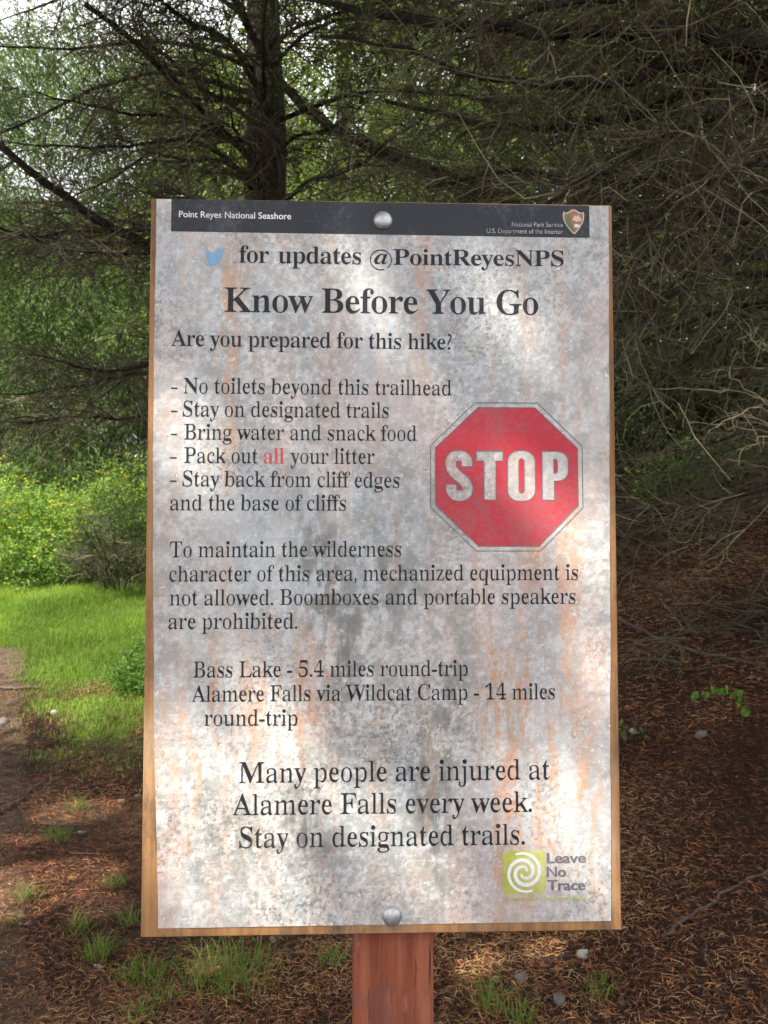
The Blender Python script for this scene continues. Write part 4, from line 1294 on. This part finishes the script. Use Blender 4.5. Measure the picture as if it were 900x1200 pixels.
heap(860, 750, 0.5, 0.10, 34, 'flat scatter of dead twigs low on the dark bank', lenr=(0.25, 0.7))
M['paletwig'] = noise_mat('pale_twig', (0.13, 0.115, 0.06), (0.40, 0.36, 0.20), 14, None, 0.8, 0.0)
B0 = at(955, 505, 3.6)
t = empty('bent_twigs', gpoint(B0[0], B0[1]), 'spray of pale bent twigs reaching in from the right edge at octagon height', 'twigs')
g = Parts()
for (pts) in (((960, 520), (900, 470), (840, 456), (770, 455)), ((960, 530), (890, 492), (835, 478)), ((965, 520), (905, 508), (850, 500), (800, 494)), ((960, 480), (895, 470), (850, 435), (822, 440)),
              ((960, 500), (900, 512), (875, 525), (850, 538)), ((960, 505), (890, 480), (840, 500), (824, 516)), ((960, 430), (900, 405), (872, 400), (855, 418)), ((960, 440), (910, 420), (880, 398), (860, 372))):
    Pp = np.array([at(u, v, 3.6 + 0.12 * i_ * rng.normal()) for i_, (u, v) in enumerate(pts)])
    s = np.linspace(0, len(pts) - 1, 18); i = np.minimum(s.astype(int), len(pts) - 2); f = (s - i)[:, None]
    pm = np.vstack([2 * Pp[0] - Pp[1], Pp, 2 * Pp[-1] - Pp[-2]])
    q0, q1, q2, q3 = pm[i], pm[i + 1], pm[i + 2], pm[i + 3]
    Q = 0.5 * (2 * q1 + (q2 - q0) * f + (2 * q0 - 5 * q1 + 4 * q2 - q3) * f ** 2 + (3 * q1 - q0 - 3 * q2 + q3) * f ** 3) + rng.normal(0, 0.006, (18, 3))
    g.add(*tubes(Q[None], 0.0042 * np.linspace(1, 0.35, 18)[None], 5))
    O_, T_ = lerp_line(Q[None], 0.2 + 0.75 * rng.random((1, 4)))
    p_ = grow(O_[0], T_[0] + rng.normal(0, 0.5, (4, 3)), 0.06 + 0.14 * rng.random(4), 6, 0.1 * np.ones(4), 0.8, 0.2)
    g.add(*tubes(p_, 0.0022 * np.ones((4, 6)) * np.linspace(1, 0.5, 6)[None], 4))
rel(g.build('twigs', M['paletwig'], t))
g = Parts()
base = np.array(gpoint(B0[0], B0[1]))
for k in range(6):
    tip = at(958, 430 + 20 * k, 3.6)
    b0 = base + np.array([0.10 + 0.09 * k, 0.12 * rng.normal(), 0])
    b0[2] = float(ground(b0[0], b0[1])) - 0.02
    w_ = np.linspace(0, 1, 9)[:, None]
    Q = b0 * (1 - w_) + tip * w_ + np.array([0.16, 0.05, 0.05]) * np.sin(w_ * math.pi) + rng.normal(0, 0.012, (9, 3)) * np.sin(w_ * math.pi)
    g.add(*tubes(Q[None], 0.0065 * np.linspace(1, 0.65, 9)[None], 5))
rel(g.build('stems', M['twig'], t))


# ------------------------------------------------------------------ ground litter, grass, stones, sticks
def scatter_needles(n, x0, x1, y0, y1, Lm, Wm, seed):
    x = x0 + (x1 - x0) * rng.random(n); y = y0 + (y1 - y0) * rng.random(n)
    inview = np.abs(x - 0.1) < 0.60 * y + 1.5
    dens = (1 - 0.92 * grass_mask(x, y)) * (1 - 0.45 * trail_w(x, y)) * (0.45 + 0.9 * fbm(x * 1.7, y * 1.7, 3, 77)) * (0.35 + 1.1 * fbm(x * 6, y * 6, 2, 78))
    m = inview & (rng.random(n) < dens * 1.5)
    x, y = x[m], y[m]; n = len(x)
    a = rng.random(n) * 2 * math.pi
    L = Lm * (0.45 + 0.9 * rng.random(n)); W = Wm * (0.6 + 0.8 * rng.random(n))
    tl = rng.normal(0, 0.18, n)
    d = np.stack([np.cos(a) * np.cos(tl), np.sin(a) * np.cos(tl), np.sin(tl)], -1)
    s = np.stack([-np.sin(a), np.cos(a), rng.normal(0, 0.5, n)], -1); s = nrm(s)
    bendv = np.stack([-np.sin(a), np.cos(a), np.zeros(n)], -1) * (rng.normal(0, 0.16, n) * L)[:, None]
    c = np.stack([x, y, ground(x, y) + 0.004 + 0.012 * rng.random(n) ** 2 + np.abs(np.sin(tl)) * L * 0.5], -1)
    p0 = c - d * (L / 2)[:, None]; p1 = c + bendv; p1[:, 2] += 0.10 * L * rng.random(n); p2 = c + d * (L / 2)[:, None]
    hw = s * (W / 2)[:, None]
    V = np.stack([p0 - hw * 0.6, p0 + hw * 0.6, p1 - hw, p1 + hw, p2 - hw * 0.5, p2 + hw * 0.5], 1).reshape(-1, 3)
    i = np.arange(n)[:, None] * 6
    F = np.concatenate([np.concatenate([i, i + 1, i + 3, i + 2], 1), np.concatenate([i + 2, i + 3, i + 5, i + 4], 1)])
    pal = np.array([(0.026, 0.012, 0.008), (0.055, 0.021, 0.012), (0.110, 0.038, 0.017), (0.18, 0.070, 0.027), (0.24, 0.112, 0.045), (0.29, 0.185, 0.088)])
    zone = fbm(x * 1.2, y * 1.2, 3, 79)
    k = np.clip((rng.random(n) * 0.90 + (zone - 0.5) * 1.2 - 0.02) * 6, 0, 5).astype(int)
    cc = 1.3 * pal[k] * (0.75 + 0.5 * rng.random((n, 1)))
    return V, F, np.repeat(cc, 6, 0)
g = Parts()
for args in ((300000, -3.9, 4.2, 1.6, 4.2, 0.034, 0.0021, 1), (220000, -5.0, 5.4, 4.0, 7.5, 0.044, 0.0033, 2), (70000, -2.0, 8.0, 7.5, 13.0, 0.07, 0.006, 3)):
    g.add(*scatter_needles(*args))
nb_ = 2600
bx_ = -4.2 + 8.6 * rng.random(nb_); by_ = 2.0 + 6.0 * rng.random(nb_)
kb = (np.abs(bx_) < 0.6 * by_ + 1.4) & (rng.random(nb_) < 1 - grass_mask(bx_, by_))
bx_, by_ = bx_[kb], by_[kb]; nb_ = len(bx_)
ab = rng.random(nb_) * 6.28
Pb = grow(np.stack([bx_, by_, ground(bx_, by_) + 0.012], -1), np.stack([np.cos(ab), np.sin(ab), rng.normal(0, 0.08, nb_)], -1), 0.04 + 0.16 * rng.random(nb_) ** 2, 5, 0 * np.ones(nb_), 0.9, 0.2)
Pb[..., 2] = ground(Pb[..., 0], Pb[..., 1]) + 0.010 + 0.012 * rng.random((nb_, 1))
Vb, Fb = tubes(Pb, (0.0014 + 0.0022 * rng.random((nb_, 1))) * np.linspace(1, 0.5, 5)[None], 4)
g.add(Vb, Fb, np.repeat(np.array([0.06, 0.042, 0.030]) * (0.4 + 1.8 * rng.random((nb_, 1)) ** 2), 20, 0))
tag(g.build('needle_litter', M['needle']), kind='stuff')

def blades(x, y, hgt, wid, c0, c1, lean=0.35):
    n = len(x)
    a = rng.random(n) * 2 * math.pi
    s = np.stack([np.cos(a), np.sin(a), np.zeros(n)], -1)
    l = np.stack([rng.normal(0, lean, n), rng.normal(0, lean, n), np.zeros(n)], -1)
    p0 = np.stack([x, y, ground(x, y) - 0.004], -1)
    p1 = p0 + l * (hgt * 0.35)[:, None]; p1[:, 2] += hgt * 0.6
    p2 = p0 + l * (hgt * 1.15)[:, None]; p2[:, 2] += hgt * (0.98 - 0.3 * np.minimum(1, np.linalg.norm(l, axis=1)))
    hw = s * (wid / 2)[:, None]
    V = np.stack([p0 - hw, p0 + hw, p1 - hw * 0.75, p1 + hw * 0.75, p2], 1).reshape(-1, 3)
    i = np.arange(n)[:, None] * 5
    c = leaf_cols(n, c0, c1)
    return V, np.concatenate([i, i + 1, i + 3, i + 2], 1), np.concatenate([i + 2, i + 3, i + 4], 1), np.repeat(c, 5, 0)

n = 420000
x = -8.0 + 7.8 * rng.random(n); y = 4.6 + 9.0 * rng.random(n) ** 1.0
m = (rng.random(n) < grass_mask(x, y)) & (x > -0.56 * y - 0.5) & (x < -0.2 * y + 0.5)
x, y = x[m], y[m]
dens = 0.35 + 0.65 * vnoise(x * 3, y * 3, 88)
hgt = (0.035 + 0.075 * rng.random(len(x))) * (0.45 + 1.0 * vnoise(x * 1.4, y * 1.4, 89)) * (0.55 + 0.6 * np.clip((y - 5.6) / 3, 0, 1)) * (1 + 1.6 * np.clip((y - 8.6) / 1.8, 0, 1) * vnoise(x * 2.5, y * 2.5, 97))
V, F4, F3, Cc = blades(x, y, hgt, 0.0055 * np.ones(len(x)) * (0.7 + 0.6 * rng.random(len(x))), (0.110, 0.200, 0.026), (0.230, 0.340, 0.060))
gtone = np.repeat(fbm(x * 1.1, y * 1.1, 4, 93), 5)[:, None]
Cc = Cc * (0.55 + 0.9 * gtone) * np.array([1, 1, 1]) + np.clip(gtone - 0.52, 0, 1) * np.array([0.40, 0.30, 0.10])
tag(mesh_np('grass', V, [F4, F3], M['grass'], None, Cc), kind='stuff')
# leafy weeds at the grass edge
n = 1500
wx = -2.45 + 0.9 * rng.random(n); wy = 7.0 + 1.3 * rng.random(n)
m = fbm(wx * 2, wy * 2, 2, 91) > 0.42
wx, wy = wx[m], wy[m]; n = len(wx)
O = np.stack([wx, wy, ground(wx, wy) + 0.02 + 0.10 * rng.random(n)], -1)
V, F, Cc = sprays(O, rng.normal(0, 0.6, (n, 3)) + np.array([0, 0, 0.4]), 0.08 + 0.06 * rng.random(n), 8, (0.055, 0.125, 0.022), (0.12, 0.21, 0.04), leafL=0.035, leafW=0.028, spread=0.7)
tag(mesh_np('ground_cover', V, F, M['leaf'], None, Cc), kind='stuff')

def tuft(u, v, n, hgt, rad, label, c0=(0.075, 0.155, 0.02), c1=(0.17, 0.25, 0.055), lean=0.75):
    gx_, gy_ = on_ground(u, v)
    a = rng.random(n) * 6.28; rr = rad * rng.random(n) ** 0.7
    V, F4, F3, Cc = blades(gx_ + rr * np.cos(a), gy_ + rr * np.sin(a), hgt * (0.4 + 0.8 * rng.random(n)), 0.0031 * np.ones(n), c0, c1, lean)
    dry = np.repeat(rng.random(n) < 0.25, 5)
    Cc[dry] = np.array([0.25, 0.20, 0.085]) * (0.7 + 0.5 * rng.random((dry.sum(), 1)))
    o = mesh_np('grass_tuft', V - np.array(gpoint(gx_, gy_)), [F4, F3], M['grass'], None, Cc)
    o.location = gpoint(gx_, gy_)
    tag(o, label, 'grass tuft', 'grass tufts in the needle litter')
for a in ((265, 1150, 240, 0.16, 0.16, 'widest grass tuft, below the bottom left part of the board'),
          (115, 1122, 110, 0.11, 0.05, 'dense bright tuft beside the small white stone near the lower left'),
          (168, 1150, 130, 0.10, 0.09, 'thin low tuft between the bright tuft and the widest tuft'),
          (192, 1172, 50, 0.08, 0.05, 'small tuft just left of the widest tuft near the bottom edge'),
          (90, 1092, 60, 0.10, 0.05, 'yellowish tuft left of the bottom left board corner'),
          (150, 1085, 50, 0.09, 0.05, 'sparse tuft touching the bottom left board corner'),
          (70, 985, 70, 0.11, 0.07, 'lone tuft below the sunny patch on the left litter'),
          (135, 1040, 40, 0.09, 0.05, 'short tuft near the left board edge above its corner'),
          (30, 1055, 50, 0.10, 0.06, 'yellow lit tuft at the far left edge of the litter'),
          (90, 950, 60, 0.11, 0.07, 'tuft in the sunny patch on the left litter'),
          (165, 1192, 60, 0.07, 0.05, 'tuft at the very bottom left of the widest tuft'),
          (12, 1085, 24, 0.06, 0.04, 'tiny tuft at the left edge beside two pebbles'),
          (575, 1180, 60, 0.13, 0.05, 'upright tuft right of the red post'),
          (610, 1196, 60, 0.08, 0.05, 'low tuft at the bottom edge right of the post'),
          (700, 1165, 50, 0.07, 0.06, 'faint dry tuft between the grey stones at lower right'),
          (390, 1130, 50, 0.10, 0.05, 'thin tuft close to the left side of the post')):
    tuft(*a)

def stone(u, v, size, label, mat, seed, flat=0.6, cat='stone', grp=None):
    gx_, gy_ = on_ground(u, v)
    import bmesh
    bm = bmesh.new()
    bmesh.ops.create_icosphere(bm, subdivisions=3, radius=1.0)
    r_ = np.random.default_rng(seed)
    pl = nrm(r_.normal(0, 1, (9, 3))); dd = 0.55 + 0.35 * r_.random(9)
    for vv in bm.verts:
        p = np.array(vv.co)
        for q, e in zip(pl, dd):                    # broken faces
            k = p @ q - e
            if k > 0: p = p - q * k * 0.9
        vv.co = Vector(p * (1 + 0.03 * r_.normal()))
    me = bpy.data.meshes.new('stone'); bm.to_mesh(me); bm.free()
    me.materials.append(mat)
    o = bpy.data.objects.new('stone', me); col.objects.link(o)
    o.location = gpoint(gx_, gy_, size * flat * 0.25)
    o.scale = (size, size * 0.8, size * flat)
    o.rotation_euler = (r_.normal(0, 0.15), r_.normal(0, 0.15), r_.random() * 6)
    tag(o, label, cat, grp)
GP = 'small pale stones in the litter'
for i, (u, v, s, lab, mt) in enumerate((
    (683, 1119, 0.029, 'pale bluish stone below the bottom right board corner', 'pale_stone'),
    (611, 1147, 0.028, 'grey stone between the red post and the bluish stone', 'stone'),
    (656, 1172, 0.026, 'dark grey stone nearest the bottom edge at right', 'stone'),
    (115, 1133, 0.020, 'flat white stone in front of the dense bright tuft', 'pale_stone'),
    (132, 1138, 0.014, 'grey pebble just right of the flat white stone', 'stone'),
    (96, 977, 0.026, 'white broken stone beneath the sunny patch', 'pale_stone'),
    (142, 940, 0.026, 'white flake of stone left of the board edge', 'pale_stone'),
    (162, 935, 0.028, 'white stone half hidden by the left board edge', 'pale_stone'),
    (122, 1033, 0.012, 'tiny white pebble left of the board above its corner', 'pale_stone'),
    (24, 1083, 0.012, 'left one of two tiny pebbles at the left edge', 'pale_stone'),
    (32, 1083, 0.012, 'right one of two tiny pebbles at the left edge', 'pale_stone'),
    (320, 1102, 0.015, 'white pebble just under the bottom board edge', 'pale_stone'),
    (868, 606, 0.050, 'lowest pale stone on the bank at the right', 'stone'),
    (882, 590, 0.045, 'middle pale stone on the bank at the right', 'stone'),
    (896, 592, 0.045, 'pale stone on the bank at the picture edge', 'stone'),
    (835, 632, 0.040, 'greyish stone below the brush heap on the bank', 'stone'),
    (742, 858, 0.026, 'pale stone beside the tiny plant right of the board', 'pale_stone'),
    (822, 862, 0.035, 'dark stone on the bank below the bright sprig', 'stone'),
    (64, 836, 0.040, 'small white stone in the mossy grass patch', 'pale_stone'),
    (4, 848, 0.060, 'grey stone at the left edge of the trail', 'stone'))):
    stone(u, v, s, lab, M[mt], 900 + i, 0.6, 'stone', GP)

def stick(pix, r0, r1, label, side=6):
    P = []
    for (u, v) in pix:
        a, b_ = on_ground(u, v); P.append(gpoint(a, b_, r0 * 0.8))
    P = np.array(P)
    K = 14
    s = np.linspace(0, len(P) - 1, K); i = np.minimum(s.astype(int), len(P) - 2); f = (s - i)[:, None]
    Q = P[i] * (1 - f) + P[i + 1] * f
    Q[:, 2] = ground(Q[:, 0], Q[:, 1]) + r0 * 0.9 + 0.006
    Q[1:-1] += rng.normal(0, 0.004, Q[1:-1].shape)
    g = Parts()
    g.add(*tubes(Q[None], (r0 + (r1 - r0) * np.linspace(0, 1, K))[None], 7))
    if side:
        O, T = lerp_line(Q[None], 0.1 + 0.85 * rng.random((1, side))); O = O[0]; T = T[0]
        d = nrm(T * 0.6 + rng.normal(0, 0.6, (side, 3)) * np.array([1, 1, 0.3]))
        p = grow(O, d, 0.10 + 0.2 * rng.random(side), 5, 0.3 * np.ones(side), 0.6, 0.15)
        g.add(*tubes(p, np.full((side, 5), r0 * 0.35) * np.linspace(1, 0.4, 5)[None], 4))
    V = np.concatenate(g.V); mid_ = Q[0]
    o = mesh_np('stick', V - mid_, [np.concatenate(v) for v in g.F.values()], M['stick'], None, None, True)
    o.location = Vector(mid_)
    tag(o, label, 'stick', 'fallen sticks')
stick([(775, 1102), (815, 1075), (850, 1050), (905, 1020)], 0.007, 0.005, 'long fallen stick lying slantwise on the needles at lower right', 0)
stick([(725, 727), (770, 752), (830, 770), (900, 782)], 0.014, 0.008, 'grey fallen limb on the dark bank right of the board', 6)
stick([(0, 808), (20, 810), (45, 809)], 0.018, 0.010, 'dark stick lying across the trail at the left edge', 0)
stick([(0, 957), (20, 945), (48, 920)], 0.012, 0.006, 'dark twig on the litter at the left edge by the bare dirt', 3)
stick([(790, 712), (830, 708), (845, 695)], 0.008, 0.005, 'pale curved stick above the grey limb', 2)
stick([(755, 760), (800, 745), (850, 735)], 0.007, 0.004, 'thin bleached stick lying just above the bright sprig', 3)
